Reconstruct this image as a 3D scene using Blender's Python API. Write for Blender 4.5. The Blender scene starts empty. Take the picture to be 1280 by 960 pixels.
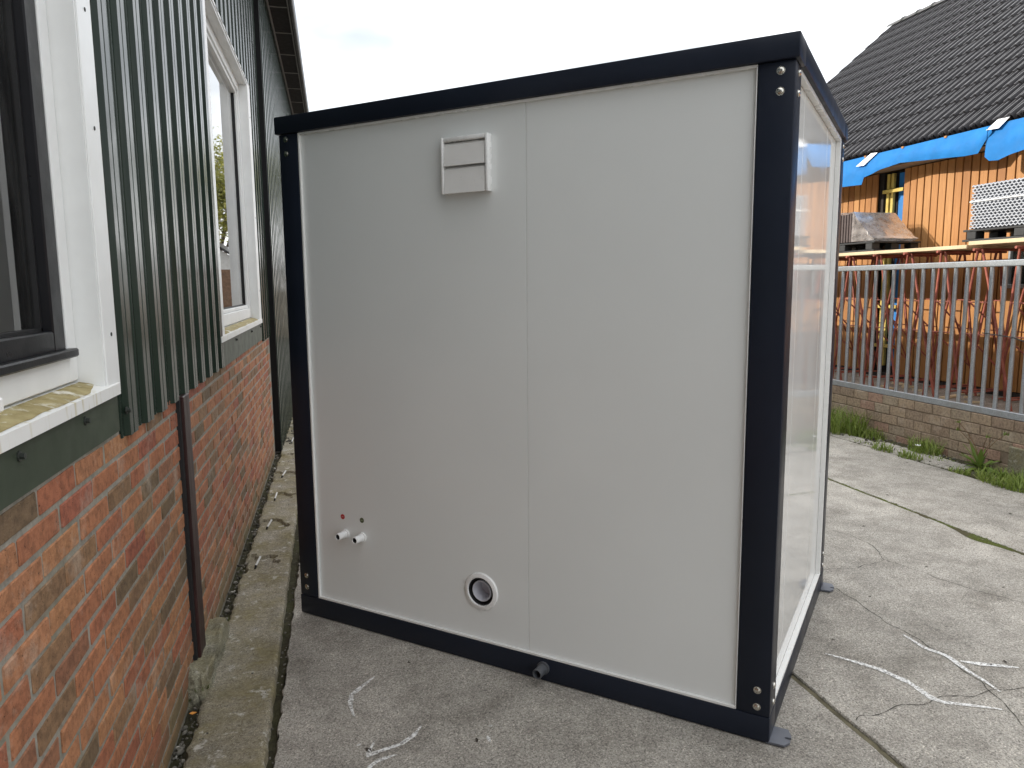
import bpy, bmesh, math, random
from mathutils import Vector, Matrix, noise
R = math.radians
rnd = random.Random(7)
scene = bpy.context.scene
C = scene.collection

# ------------------------------------------------------------------ camera
CAM_H, F_PX = 1.6234, 915.37
yaw, pitch, roll = 0.2366, -0.1334, -0.0088
fw = Vector((math.sin(yaw)*math.cos(pitch), math.cos(yaw)*math.cos(pitch), math.sin(pitch)))
r0 = Vector((math.cos(yaw), -math.sin(yaw), 0)); u0 = r0.cross(fw)
rt = r0*math.cos(roll) + u0*math.sin(roll); up = -r0*math.sin(roll) + u0*math.cos(roll)
cd = bpy.data.cameras.new('camera'); cam = bpy.data.objects.new('camera', cd); C.objects.link(cam)
cd.sensor_fit = 'HORIZONTAL'; cd.sensor_width = 36.0; cd.lens = F_PX/1280*36.0
cd.clip_start = 0.05; cd.clip_end = 2000
mw = Matrix((rt, up, -fw)).transposed().to_4x4(); mw.translation = (0, 0, CAM_H); cam.matrix_world = mw
scene.camera = cam

# ------------------------------------------------------------------ sky, sun, exposure
SUN = Vector((1.0, -0.50, -0.52)).normalized()          # the way the light travels
w = bpy.data.worlds.new('World'); scene.world = w; w.use_nodes = True
nt = w.node_tree; nt.nodes.clear(); N = nt.nodes.new; L = nt.links.new
sky = N('ShaderNodeTexSky'); sky.sky_type = 'NISHITA'; sky.sun_disc = False
sky.sun_elevation = math.asin(-SUN.z); sky.sun_rotation = math.atan2(-SUN.x, -SUN.y)
b1 = N('ShaderNodeBackground'); b1.inputs['Strength'].default_value = 0.1; L(sky.outputs[0], b1.inputs[0])
tc = N('ShaderNodeTexCoord'); mp = N('ShaderNodeMapping'); mp.inputs['Scale'].default_value = (1.2, 1.2, 3.0); mp.inputs['Location'].default_value = (4, 9, 7); L(tc.outputs['Generated'], mp.inputs[0])
nz = N('ShaderNodeTexNoise'); nz.inputs['Scale'].default_value = 1.2; nz.inputs['Detail'].default_value = 5; nz.inputs['Roughness'].default_value = 0.55; L(mp.outputs[0], nz.inputs[0])
cr = N('ShaderNodeValToRGB'); cr.color_ramp.elements[0].position = 0.34; cr.color_ramp.elements[0].color = (0.315, 0.335, 0.355, 1)
cr.color_ramp.elements[1].position = 0.66; cr.color_ramp.elements[1].color = (1.0, 1.0, 1.0, 1); L(nz.outputs[0], cr.inputs[0])
b2 = N('ShaderNodeBackground'); b2.inputs['Strength'].default_value = 1.0; L(cr.outputs[0], b2.inputs[0])
mx = N('ShaderNodeMixShader'); mx.inputs[0].default_value = 0.90; L(b1.outputs[0], mx.inputs[1]); L(b2.outputs[0], mx.inputs[2])
wo = N('ShaderNodeOutputWorld'); L(mx.outputs[0], wo.inputs[0])
sd = bpy.data.lights.new('sun', 'SUN'); sd.energy = 2.0; sd.angle = R(0.6); sd.color = (1.0, 0.93, 0.82)
sun = bpy.data.objects.new('sun', sd); C.objects.link(sun); sun.location = (-20, -8, 25)
sun.rotation_euler = SUN.to_track_quat('-Z', 'Y').to_euler()
vs = scene.view_settings; vs.view_transform = 'Standard'; vs.look = 'None'; vs.exposure = 1.53; vs.gamma = 1.0; vs.use_curve_mapping = False

# ------------------------------------------------------------------ materials
class NT:
    """small node-building helper"""
    def __init__(s, name):
        s.m = bpy.data.materials.new(name); s.m.use_nodes = True; s.t = s.m.node_tree
        s.p = s.t.nodes['Principled BSDF']; s.out = s.t.nodes['Material Output']
    def n(s, typ, **kw):
        x = s.t.nodes.new('ShaderNode'+typ)
        for k, v in kw.items(): setattr(x, k, v)
        return x
    def l(s, a, b): s.t.links.new(a, b)
    def pos(s, scale=(1, 1, 1), loc=(0, 0, 0)):
        g = s.n('NewGeometry'); m = s.n('Mapping'); m.inputs['Scale'].default_value = scale; m.inputs['Location'].default_value = loc
        s.l(g.outputs['Position'], m.inputs[0]); return m.outputs[0]
    def noise(s, vec, scale, detail=4, rough=0.55, dist=0.0):
        x = s.n('TexNoise'); x.inputs['Scale'].default_value = scale; x.inputs['Detail'].default_value = detail
        x.inputs['Roughness'].default_value = rough; x.inputs['Distortion'].default_value = dist; s.l(vec, x.inputs['Vector']); return x.outputs['Fac']
    def vor(s, vec, scale, feat='F1'):
        x = s.n('TexVoronoi', feature=feat); x.inputs['Scale'].default_value = scale; s.l(vec, x.inputs['Vector']); return x
    def ramp(s, fac, stops, interp='LINEAR'):
        x = s.n('ValToRGB'); e = x.color_ramp; e.interpolation = interp
        while len(e.elements) < len(stops): e.elements.new(0.5)
        for el, (p, c) in zip(e.elements, stops):
            el.position = p; el.color = (c, c, c, 1) if isinstance(c, (int, float)) else (*c, 1)
        s.l(fac, x.inputs[0]); return x.outputs[0]
    def mix(s, fac, a, b, mode='MIX'):
        x = s.n('MixRGB', blend_type=mode)
        for i, v in ((0, fac), (1, a), (2, b)):
            if isinstance(v, (int, float)): x.inputs[i].default_value = v if i == 0 else (v, v, v, 1)
            elif isinstance(v, tuple): x.inputs[i].default_value = (*v, 1)
            else: s.l(v, x.inputs[i])
        return x.outputs[0]
    def math(s, op, a, b=None, clamp=False):
        x = s.n('Math', operation=op); x.use_clamp = clamp
        for i, v in ((0, a), (1, b)):
            if v is None: continue
            if isinstance(v, (int, float)): x.inputs[i].default_value = v
            else: s.l(v, x.inputs[i])
        return x.outputs[0]
    def bump(s, h, strength, dist):
        x = s.n('Bump'); x.inputs['Strength'].default_value = strength; x.inputs['Distance'].default_value = dist
        s.l(h, x.inputs['Height']); s.l(x.outputs[0], s.p.inputs['Normal']); return x
    def rand(s):
        a = s.n('ObjectInfo').outputs['Random']; b = s.n('NewGeometry').outputs['Random Per Island']
        return s.math('FRACT', s.math('ADD', a, b))
    def set(s, col=None, rough=None, metal=0.0, spec=0.5):
        if col is not None:
            if isinstance(col, tuple): s.p.inputs['Base Color'].default_value = (*col, 1)
            else: s.l(col, s.p.inputs['Base Color'])
        if rough is not None:
            if isinstance(rough, (int, float)): s.p.inputs['Roughness'].default_value = rough
            else: s.l(rough, s.p.inputs['Roughness'])
        s.p.inputs['Metallic'].default_value = metal; s.p.inputs['Specular IOR Level'].default_value = spec
        return s.m

def plain(name, col, rough=0.5, metal=0.0, spec=0.5, var=0.12, scale=9.0, bump=0.0, bscale=90.0, stretch=(1, 1, 1)):
    t = NT(name); v = t.pos(stretch); f = t.noise(v, scale, 5)
    lo = tuple(c*(1-var) for c in col); hi = tuple(min(1, c*(1+var)) for c in col)
    c = t.ramp(f, [(0.3, lo), (0.7, hi)])
    rr = t.ramp(t.noise(v, scale*2.3, 3), [(0.3, max(0, rough-0.06)), (0.7, min(1, rough+0.06))])
    if bump: t.bump(t.noise(v, bscale, 4), 0.5, bump)
    return t.set(c, rr, metal, spec)

MT = {}
MT['anthracite'] = plain('anthracite_paint', (0.0135, 0.0175, 0.029), 0.34, 0, 0.22, 0.10, 3, 0.0004, 500)
MT['panel'] = plain('panel_white_grey', (0.79, 0.81, 0.80), 0.34, 0, 0.5, 0.015, 2)
MT['panel_gloss'] = plain('panel_gloss', (0.78, 0.785, 0.765), 0.055, 0, 0.8, 0.015, 2)
MT['trim_white'] = plain('trim_white', (0.80, 0.80, 0.78), 0.30, 0, 0.5, 0.03, 5)
MT['plastic_white'] = plain('plastic_white', (0.82, 0.82, 0.81), 0.28, 0, 0.5, 0.02, 12)
MT['plastic_flap'] = plain('plastic_flap', (0.82, 0.81, 0.79), 0.32, 0, 0.5, 0.03, 12)
MT['pipe_grey'] = plain('pipe_grey', (0.085, 0.09, 0.10), 0.4, 0, 0.5, 0.08, 20)
MT['pipe_light'] = plain('pipe_light', (0.55, 0.55, 0.60), 0.35, 0, 0.5, 0.04, 20)
MT['rubber'] = plain('rubber_black', (0.012, 0.012, 0.013), 0.6, 0, 0.4, 0.1, 20)
MT['zinc'] = plain('bolt_zinc', (0.62, 0.60, 0.55), 0.25, 1.0, 0.5, 0.1, 60)
MT['sticker_red'] = plain('sticker_red', (0.45, 0.03, 0.035), 0.4)
MT['sticker_green'] = plain('sticker_green', (0.10, 0.12, 0.06), 0.4)
MT['sticker_ink'] = plain('sticker_ink', (0.62, 0.30, 0.28), 0.4)
MT['sticker_ink2'] = plain('sticker_ink_pale', (0.30, 0.33, 0.22), 0.4)
MT['white_frame'] = plain('white_window_paint', (0.78, 0.79, 0.78), 0.38, 0, 0.5, 0.05, 6)
MT['black_sash'] = plain('black_sash', (0.010, 0.010, 0.012), 0.33, 0, 0.2, 0.15, 8, 0.0006, 200)
MT['bead'] = plain('glazing_bead', (0.20, 0.19, 0.14), 0.5)
MT['flashing'] = plain('green_flashing', (0.044, 0.058, 0.038), 0.45, 0, 0.25, 0.22, 5)
MT['steel_brown'] = plain('brown_steel', (0.034, 0.015, 0.014), 0.45, 0, 0.22, 0.35, 14, 0.001, 120, (1, 1, 0.25))
MT['dark'] = plain('dark_interior', (0.05, 0.05, 0.05), 0.8)
MT['room'] = plain('room_wall', (0.28, 0.27, 0.25), 0.8)
MT['curtain'] = plain('curtain_cloth', (0.60, 0.61, 0.58), 0.85)
MT['soffit'] = plain('soffit_brown', (0.011, 0.008, 0.007), 0.7, 0, 0.15)
MT['soffit_line'] = plain('soffit_batten', (0.18, 0.17, 0.16), 0.6)
MT['gutter'] = plain('gutter_black', (0.008, 0.008, 0.009), 0.45, 0, 0.2)
MT['sheet_roof'] = plain('sheet_roof', (0.12, 0.12, 0.12), 0.7)
MT['bolt_dark'] = plain('bolt_dark', (0.03, 0.035, 0.03), 0.5)
MT['red_steel'] = plain('red_steel', (0.29, 0.088, 0.062), 0.55, 0, 0.3, 0.4, 12)
MT['ply'] = plain('plywood_deck', (0.58, 0.46, 0.30), 0.65, 0, 0.3, 0.2, 7, 0.001, 60, (1, 0.2, 1))
MT['pallet'] = plain('black_pallet', (0.022, 0.023, 0.025), 0.55, 0, 0.4, 0.2, 20)
MT['grey_sheet'] = plain('grey_corrugated', (0.40, 0.42, 0.46), 0.5, 0, 0.4, 0.1, 30)
MT['strap'] = plain('strap_white', (0.75, 0.76, 0.76), 0.4)
MT['brown_tile'] = plain('brown_tile', (0.075, 0.055, 0.052), 0.55, 0, 0.4, 0.15, 30)
MT['batten'] = plain('treated_batten', (0.50, 0.38, 0.10), 0.65, 0, 0.3, 0.2, 14)
MT['membrane'] = plain('blue_membrane', (0.012, 0.155, 0.43), 0.7, 0, 0.2, 0.12, 5, 0.004, 9)
MT['membrane2'] = plain('blue_membrane_inner', (0.03, 0.19, 0.50), 0.5, 0, 0.4, 0.12, 5)
MT['tape'] = plain('white_tape', (0.74, 0.76, 0.80), 0.4)
MT['tile'] = plain('anthracite_tile', (0.044, 0.042, 0.045), 0.38, 0, 0.22, 0.25, 7)
MT['tile_edge'] = plain('ridge_tile', (0.05, 0.05, 0.052), 0.4, 0, 0.5, 0.2, 7)
MT['soffit_wood'] = plain('soffit_wood', (0.22, 0.16, 0.11), 0.7, 0, 0.3, 0.3, 10, 0.001, 40)
MT['cladback'] = plain('house_dark_layer', (0.02, 0.015, 0.012), 0.8)
MT['pin'] = plain('pin_white', (0.72, 0.72, 0.70), 0.45)
MT['cable'] = plain('cable_black', (0.012, 0.012, 0.012), 0.5)
MT['leaf_litter'] = plain('leaf_litter', (0.05, 0.04, 0.03), 0.8)
MT['orange_leaf'] = plain('orange_leaf', (0.75, 0.30, 0.05), 0.6)
MT['bark'] = plain('bark', (0.09, 0.07, 0.05), 0.9, 0, 0.2, 0.4, 8, 0.02, 20)
MT['shed_brick'] = plain('shed_brick', (0.24, 0.15, 0.10), 0.85, 0, 0.2, 0.25, 10)
MT['shed_white'] = plain('shed_white', (0.72, 0.72, 0.70), 0.6)

def m_galv():
    t = NT('galvanised_steel'); v = t.pos()
    f = t.vor(v, 120).outputs['Color']; g = t.n('RGBToBW'); t.l(f, g.inputs[0])
    c = t.ramp(g.outputs[0], [(0.2, (0.33, 0.355, 0.38)), (0.8, (0.43, 0.455, 0.48))])
    d = t.ramp(t.noise(v, 6, 5), [(0.45, 0.0), (0.75, 0.6)]); c = t.mix(d, c, (0.30, 0.28, 0.25))
    return t.set(c, 0.36, 0.6)
MT['galv'] = m_galv()

def m_brick(name, cols, low_moss=True, dull=0.76):
    t = NT(name); v = t.pos(); r = t.rand()
    n = len(cols); c = t.ramp(r, [(i/n, tuple(k*dull for k in x)) for i, x in enumerate(cols)], 'CONSTANT')
    c = t.mix(t.ramp(t.noise(v, 9, 5), [(0.35, 0.0), (0.70, 0.7)]), c, t.mix(1.0, c, (1.35, 1.42, 1.35), 'MULTIPLY'))
    c = t.mix(t.ramp(t.noise(v, 45, 5, 0.65), [(0.36, 0.75), (0.58, 0.0)]), c, t.mix(1.0, c, (0.50, 0.50, 0.50), 'MULTIPLY'))
    pits = t.ramp(t.noise(v, 170, 3), [(0.26, 1.0), (0.34, 0.0)]); c = t.mix(pits, c, (0.03, 0.02, 0.015))
    bloom = t.ramp(t.noise(v, 5.5, 6, 0.7), [(0.56, 0.0), (0.76, 0.5)]); c = t.mix(bloom, c, (0.55, 0.47, 0.38))
    if low_moss:
        sx = t.n('SeparateXYZ'); g = t.n('NewGeometry'); t.l(g.outputs['Position'], sx.inputs[0])
        k = t.ramp(t.math('ADD', sx.outputs['Z'], t.math('MULTIPLY', t.noise(v, 6, 5), 0.22)), [(0.10, 0.75), (0.34, 0.0)])
        c = t.mix(k, c, (0.14, 0.135, 0.07))
    h = t.math('ADD', t.noise(v, 70, 6, 0.7), t.math('MULTIPLY', pits, -0.6)); t.bump(h, 0.9, 0.004)
    return t.set(c, 0.82, 0, 0.3)
MT['brick'] = m_brick('red_brick', [(0.46, 0.185, 0.095), (0.42, 0.15, 0.085), (0.50, 0.235, 0.115), (0.44, 0.165, 0.09), (0.33, 0.185, 0.10), (0.47, 0.195, 0.10), (0.39, 0.13, 0.08), (0.48, 0.21, 0.105), (0.36, 0.165, 0.095), (0.49, 0.22, 0.11), (0.43, 0.155, 0.085), (0.29, 0.17, 0.095), (0.45, 0.18, 0.095), (0.50, 0.225, 0.115), (0.22, 0.145, 0.085), (0.47, 0.20, 0.10)])
MT['brick_low'] = m_brick('brown_wall_brick', [(0.33, 0.245, 0.175), (0.36, 0.265, 0.185), (0.30, 0.215, 0.155), (0.37, 0.235, 0.175), (0.34, 0.265, 0.19)], False, 0.92)

def m_mortar():
    t = NT('mortar'); v = t.pos()
    c = t.ramp(t.noise(v, 30, 6, 0.7), [(0.3, (0.20, 0.188, 0.16)), (0.7, (0.38, 0.36, 0.31))])
    c = t.mix(t.ramp(t.noise(v, 3, 4), [(0.5, 0.0), (0.75, 0.6)]), c, (0.17, 0.165, 0.10))
    t.bump(t.noise(v, 120, 5, 0.7), 0.8, 0.004); return t.set(c, 0.9, 0, 0.2)
MT['mortar'] = m_mortar()
MT['mortar_brown'] = plain('brown_mortar', (0.19, 0.145, 0.105), 0.9, 0, 0.2, 0.3, 14, 0.004, 110)

def m_clad():
    t = NT('green_cladding'); v = t.pos((1, 1, 0.06)); v2 = t.pos()
    c = t.ramp(t.noise(v, 22, 5), [(0.3, (0.012, 0.023, 0.016)), (0.7, (0.021, 0.034, 0.025))])
    d = t.ramp(t.noise(v, 40, 6, 0.7), [(0.50, 0.0), (0.85, 0.30)]); c = t.mix(d, c, (0.10, 0.10, 0.085))
    sp = t.ramp(t.noise(v2, 160, 2), [(0.26, 0.7), (0.32, 0.0)]); c = t.mix(sp, c, (0.02, 0.02, 0.02))
    rr = t.ramp(t.noise(v2, 9, 5), [(0.3, 0.15), (0.7, 0.25)])
    t.bump(t.noise(v2, 6, 2), 0.08, 0.003)
    return t.set(c, rr, 0, 0.22)
MT['clad'] = m_clad()

def m_sill():
    t = NT('algae_sill'); v = t.pos()
    k = t.ramp(t.noise(v, 11, 6, 0.7), [(0.36, 0.0), (0.46, 1.0)])
    a = t.ramp(t.noise(v, 28, 5), [(0.3, (0.24, 0.19, 0.075)), (0.7, (0.40, 0.34, 0.17))])
    t.bump(t.noise(v, 90, 4), 0.6, 0.002)
    return t.set(t.mix(k, (0.66, 0.64, 0.56), a), 0.75, 0, 0.3)
MT['sill_algae'] = m_sill()
def m_sillfront():
    t = NT('stained_sill_edge'); v = t.pos((1, 1, 0.12)); 
    k = t.ramp(t.noise(v, 45, 4, 0.6), [(0.55, 0.0), (0.72, 0.7)])
    return t.set(t.mix(k, (0.76, 0.76, 0.74), (0.45, 0.38, 0.15)), 0.45, 0, 0.4)
MT['sill_front'] = m_sillfront()

def m_concrete(name, tint, mossy=0.0, lichen=0.0, dark=0.0):
    t = NT(name); v = t.pos()
    big = t.noise(v, 0.9, 6, 0.62); mid = t.noise(v, 5.0, 7, 0.7); fine = t.noise(v, 110, 6, 0.8)
    a = tuple(x*0.72 for x in tint); b = tuple(x*1.16 for x in tint)
    c = t.ramp(big, [(0.30, a), (0.68, b)])
    c = t.mix(t.ramp(mid, [(0.34, 0.68), (0.58, 0.0)]), c, t.mix(1.0, c, (0.56, 0.55, 0.535), 'MULTIPLY'))
    vo = t.vor(v, 210); g = t.n('RGBToBW'); t.l(vo.outputs['Color'], g.inputs[0])
    agg = t.ramp(g.outputs[0], [(0.10, 0.40), (0.40, 0.88), (0.75, 1.08), (0.93, 1.7)])
    c = t.mix(0.85, c, t.mix(1.0, c, agg, 'MULTIPLY'))
    c = t.mix(t.ramp(fine, [(0.36, 0.8), (0.52, 0.0)]), c, t.mix(1.0, c, (0.42, 0.41, 0.40), 'MULTIPLY'))
    stain = t.ramp(t.noise(v, 2.2, 7, 0.68, 0.4), [(0.54, 0.0), (0.70, 0.62+dark)]); c = t.mix(stain, c, t.mix(1.0, c, (0.55, 0.54, 0.52), 'MULTIPLY'))
    if mossy:
        k = t.ramp(t.noise(v, 4.2, 7, 0.65, 0.3), [(0.42-0.1*mossy, 0.0), (0.66, mossy)])
        mc = t.ramp(t.noise(v, 40, 5), [(0.3, (0.15, 0.125, 0.058)), (0.7, (0.28, 0.24, 0.12))]); c = t.mix(k, c, mc)
    if lichen:
        k = t.ramp(t.noise(v, 16, 7, 0.75), [(0.57, 0.0), (0.66, lichen)]); c = t.mix(k, c, (0.55, 0.53, 0.48))
    h = t.math('ADD', t.math('MULTIPLY', g.outputs[0], 0.4), t.math('ADD', fine, mid)); t.bump(h, 0.8, 0.0045)
    return t.set(c, 0.88, 0, 0.25)
MT['concrete'] = m_concrete('yard_concrete', (0.50, 0.468, 0.415))
MT['kerb'] = m_concrete('kerb_concrete', (0.41, 0.375, 0.31), 0.85, 0.9)
MT['lump'] = m_concrete('mossy_concrete', (0.34, 0.33, 0.26), 0.8, 0.5)
MT['plot'] = m_concrete('plot_ground', (0.42, 0.38, 0.33), 0.0, 0.8, 0.3)

def m_soil():
    t = NT('soil'); v = t.pos()
    c = t.ramp(t.noise(v, 40, 6, 0.7), [(0.3, (0.030, 0.026, 0.018)), (0.7, (0.085, 0.078, 0.045))])
    c = t.mix(t.ramp(t.noise(v, 3.5, 5), [(0.45, 0.0), (0.66, 0.5)]), c, (0.075, 0.08, 0.03))
    t.bump(t.noise(v, 70, 6, 0.7), 1.0, 0.012); return t.set(c, 0.95, 0, 0.2)
MT['soil'] = m_soil()

def m_mossbed():
    t = NT('moss_bed'); v = t.pos()
    c = t.ramp(t.noise(v, 120, 5, 0.7), [(0.3, (0.05, 0.055, 0.018)), (0.7, (0.16, 0.19, 0.05))])
    c = t.mix(t.ramp(t.noise(v, 4, 4), [(0.46, 0.0), (0.60, 0.9)]), c, (0.10, 0.085, 0.055))
    t.bump(t.noise(v, 160, 6, 0.7), 1.0, 0.01); return t.set(c, 0.95, 0, 0.1)
MT['mossbed'] = m_mossbed()
MT['jointdirt'] = plain('joint_dirt', (0.13, 0.115, 0.075), 0.95, 0, 0.2, 0.4, 14, 0.006, 90)
def m_wood():
    t = NT('larch_boards'); v = t.pos((1, 1, 0.05)); r = t.rand()
    c = t.ramp(r, [(0, (0.35, 0.158, 0.05)), (0.25, (0.44, 0.208, 0.068)), (0.5, (0.385, 0.178, 0.057)), (0.75, (0.475, 0.245, 0.09)), (1, (0.32, 0.14, 0.045))])
    c = t.mix(t.ramp(t.noise(v, 60, 5, 0.65, 0.6), [(0.35, 0.55), (0.6, 0.0)]), c, t.mix(1.0, c, (0.66, 0.58, 0.48), 'MULTIPLY'))
    t.bump(t.noise(v, 80, 4), 0.3, 0.001)
    return t.set(c, 0.55, 0, 0.35)
MT['larch'] = m_wood()

def m_leaf(name, c1, c2, trans=0.3):
    t = NT(name); r = t.rand(); c = t.ramp(r, [(0, c1), (1, c2)])
    t.set(c, 0.5, 0, 0.35)
    tr = t.n('BsdfTranslucent'); t.l(c, tr.inputs[0]); ms = t.n('MixShader'); ms.inputs[0].default_value = trans
    t.l(t.p.outputs[0], ms.inputs[1]); t.l(tr.outputs[0], ms.inputs[2]); t.l(ms.outputs[0], t.out.inputs[0]); return t.m
MT['grass'] = m_leaf('grass_blades', (0.12, 0.19, 0.025), (0.30, 0.36, 0.085))
MT['weed'] = m_leaf('weed_leaves', (0.10, 0.16, 0.028), (0.20, 0.28, 0.06))
MT['drygrass'] = m_leaf('dry_grass', (0.30, 0.26, 0.13), (0.42, 0.40, 0.24))
MT['weedstem'] = m_leaf('weed_stem', (0.16, 0.075, 0.045), (0.22, 0.13, 0.06))
MT['foliage'] = m_leaf('tree_leaves', (0.14, 0.16, 0.03), (0.32, 0.31, 0.06))
MT['moss'] = m_leaf('moss_green', (0.045, 0.058, 0.016), (0.10, 0.115, 0.03), 0.1)

def m_glass(name, tint, dirt=0.04):
    t = NT(name); f = t.n('Fresnel'); f.inputs[0].default_value = 1.52
    k = t.math('MULTIPLY', f.outputs[0], 1.7, True)
    tr = t.n('BsdfTransparent'); tr.inputs[0].default_value = (*tint, 1)
    gl = t.n('BsdfGlossy'); gl.inputs['Roughness'].default_value = 0.015
    ms = t.n('MixShader'); t.l(k, ms.inputs[0]); t.l(tr.outputs[0], ms.inputs[1]); t.l(gl.outputs[0], ms.inputs[2])
    df = t.n('BsdfDiffuse'); df.inputs[0].default_value = (0.5, 0.5, 0.48, 1)
    dk = t.ramp(t.noise(t.pos((1, 1, 0.3)), 14, 5), [(0.4, 0.0), (0.8, dirt)])
    m2 = t.n('MixShader'); t.l(dk, m2.inputs[0]); t.l(ms.outputs[0], m2.inputs[1]); t.l(df.outputs[0], m2.inputs[2]); t.l(m2.outputs[0], t.out.inputs[0]); return t.m
MT['glass'] = m_glass('window_glass', (0.85, 0.88, 0.86))
def m_film():
    t = NT('plastic_film'); f = t.n('Fresnel'); f.inputs[0].default_value = 1.5
    tr = t.n('BsdfTransparent'); tr.inputs[0].default_value = (0.92, 0.92, 0.92, 1)
    gl = t.n('BsdfGlossy'); gl.inputs['Roughness'].default_value = 0.25
    ms = t.n('MixShader'); t.l(f.outputs[0], ms.inputs[0]); t.l(tr.outputs[0], ms.inputs[1]); t.l(gl.outputs[0], ms.inputs[2])
    df = t.n('BsdfTranslucent'); df.inputs[0].default_value = (0.8, 0.75, 0.72, 1)
    d2 = t.n('BsdfDiffuse'); d2.inputs[0].default_value = (0.75, 0.70, 0.67, 1)
    ad = t.n('MixShader'); ad.inputs[0].default_value = 0.6; t.l(df.outputs[0], ad.inputs[1]); t.l(d2.outputs[0], ad.inputs[2])
    k = t.ramp(t.noise(t.pos(), 14, 5), [(0.3, 0.12), (0.75, 0.55)])
    m2 = t.n('MixShader'); t.l(k, m2.inputs[0]); t.l(ms.outputs[0], m2.inputs[1]); t.l(ad.outputs[0], m2.inputs[2]); t.l(m2.outputs[0], t.out.inputs[0]); return t.m
MT['film'] = m_film()
def m_chalk():
    t = NT('chalk'); k = t.ramp(t.noise(t.pos(), 95, 5, 0.75), [(0.36, 0.0), (0.56, 0.92)])
    t.set((0.84, 0.84, 0.82), 0.9, 0, 0.2); t.l(k, t.p.inputs['Alpha']); return t.m
MT['chalk'] = m_chalk()
def m_crack():
    t = NT('crack'); k = t.ramp(t.noise(t.pos(), 30, 4, 0.7), [(0.33, 0.10), (0.52, 0.80)])
    t.set((0.045, 0.042, 0.036), 0.95, 0, 0.1); t.l(k, t.p.inputs['Alpha']); return t.m
MT['crack'] = m_crack()

# ------------------------------------------------------------------ mesh helpers
class MB:
    def __init__(s, off=(0, 0, 0)):
        s.bm = bmesh.new(); s.off = Vector(off)
    def box(s, x0, x1, y0, y1, z0, z1, bev=0.0, seg=1):
        c = [(x0, y0, z0), (x1, y0, z0), (x1, y1, z0), (x0, y1, z0), (x0, y0, z1), (x1, y0, z1), (x1, y1, z1), (x0, y1, z1)]
        v = [s.bm.verts.new(Vector(p)-s.off) for p in c]
        f = [s.bm.faces.new([v[i] for i in q]) for q in ((3, 2, 1, 0), (4, 5, 6, 7), (0, 1, 5, 4), (1, 2, 6, 5), (2, 3, 7, 6), (3, 0, 4, 7))]
        if bev:
            ed = list({e for q in f for e in q.edges}); bmesh.ops.bevel(s.bm, geom=ed, offset=bev, segments=seg, affect='EDGES', profile=0.5)
        return s
    def hexa(s, c):
        v = [s.bm.verts.new(Vector(p)-s.off) for p in c]
        for q in ((3, 2, 1, 0), (4, 5, 6, 7), (0, 1, 5, 4), (1, 2, 6, 5), (2, 3, 7, 6), (3, 0, 4, 7)): s.bm.faces.new([v[i] for i in q])
        return s
    def poly(s, pts):
        v = [s.bm.verts.new(Vector(p)-s.off) for p in pts]; s.bm.faces.new(v); return s
    def tube(s, a, b, ra, rb=None, n=10, cap=True):
        a = Vector(a)-s.off; b = Vector(b)-s.off; rb = ra if rb is None else rb
        d = (b-a).normalized(); q = Vector((0, 0, 1)) if abs(d.z) < 0.9 else Vector((1, 0, 0)); x = d.cross(q).normalized(); y = d.cross(x)
        A = []; B = []
        for i in range(n):
            t = 2*math.pi*i/n; o = x*math.cos(t)+y*math.sin(t); A.append(s.bm.verts.new(a+o*ra)); B.append(s.bm.verts.new(b+o*rb))
        for i in range(n): s.bm.faces.new((A[i], B[i], B[(i+1) % n], A[(i+1) % n]))
        if cap: s.bm.faces.new(A); s.bm.faces.new(B[::-1])
        return s
    def lathe(s, c, axis, prof, n=28):
        """profile of (radius, distance along axis)"""
        c = Vector(c)-s.off; d = Vector(axis).normalized(); q = Vector((0, 0, 1)) if abs(d.z) < 0.9 else Vector((1, 0, 0)); x = d.cross(q).normalized(); y = d.cross(x)
        rings = []
        for r, h in prof:
            if r <= 1e-6: rings.append([s.bm.verts.new(c+d*h)]); continue
            rings.append([s.bm.verts.new(c+d*h+(x*math.cos(2*math.pi*i/n)+y*math.sin(2*math.pi*i/n))*r) for i in range(n)])
        for P, Q in zip(rings, rings[1:]):
            for i in range(n):
                j = (i+1) % n
                if len(P) == 1: s.bm.faces.new((P[0], Q[i], Q[j]))
                elif len(Q) == 1: s.bm.faces.new((P[i], Q[0], P[j]))
                else: s.bm.faces.new((P[i], Q[i], Q[j], P[j]))
        return s
    def build(s, name, mat, parent=None, loc=None, smooth=True, recalc=True):
        if recalc: bmesh.ops.recalc_face_normals(s.bm, faces=s.bm.faces[:])
        me = bpy.data.meshes.new(name); s.bm.to_mesh(me); s.bm.free(); me.materials.append(MT[mat] if isinstance(mat, str) else mat)
        if smooth:
            for p in me.polygons: p.use_smooth = True
            me.set_sharp_from_angle(angle=R(35))
        return link(name, me, parent, loc)
def link(name, me, parent=None, loc=None):
    o = bpy.data.objects.new(name, me); C.objects.link(o)
    if parent is not None: o.parent = parent
    if loc is not None: o.location = loc
    return o
def tag(o, label, cat, group=None):
    o['label'] = label; o['category'] = cat
    if group: o['group'] = group
    return o
def thing(name, label, cat, loc=(0, 0, 0), rz=0.0, group=None):
    o = bpy.data.objects.new(name, None); C.objects.link(o); o.location = loc; o.rotation_euler = (0, 0, rz); o.empty_display_size = 0.2
    return tag(o, label, cat, group)
def struct(o): o['kind'] = 'structure'; return o
def stuff(o): o['kind'] = 'stuff'; return o
def fromdata(name, vs, fs, mat, parent=None, loc=None, smooth=False):
    me = bpy.data.meshes.new(name); me.from_pydata([tuple(v) for v in vs], [], fs); me.materials.append(MT[mat] if isinstance(mat, str) else mat)
    if smooth:
        for p in me.polygons: p.use_smooth = True
        me.set_sharp_from_angle(angle=R(40))
    me.update(); return link(name, me, parent, loc)

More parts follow.
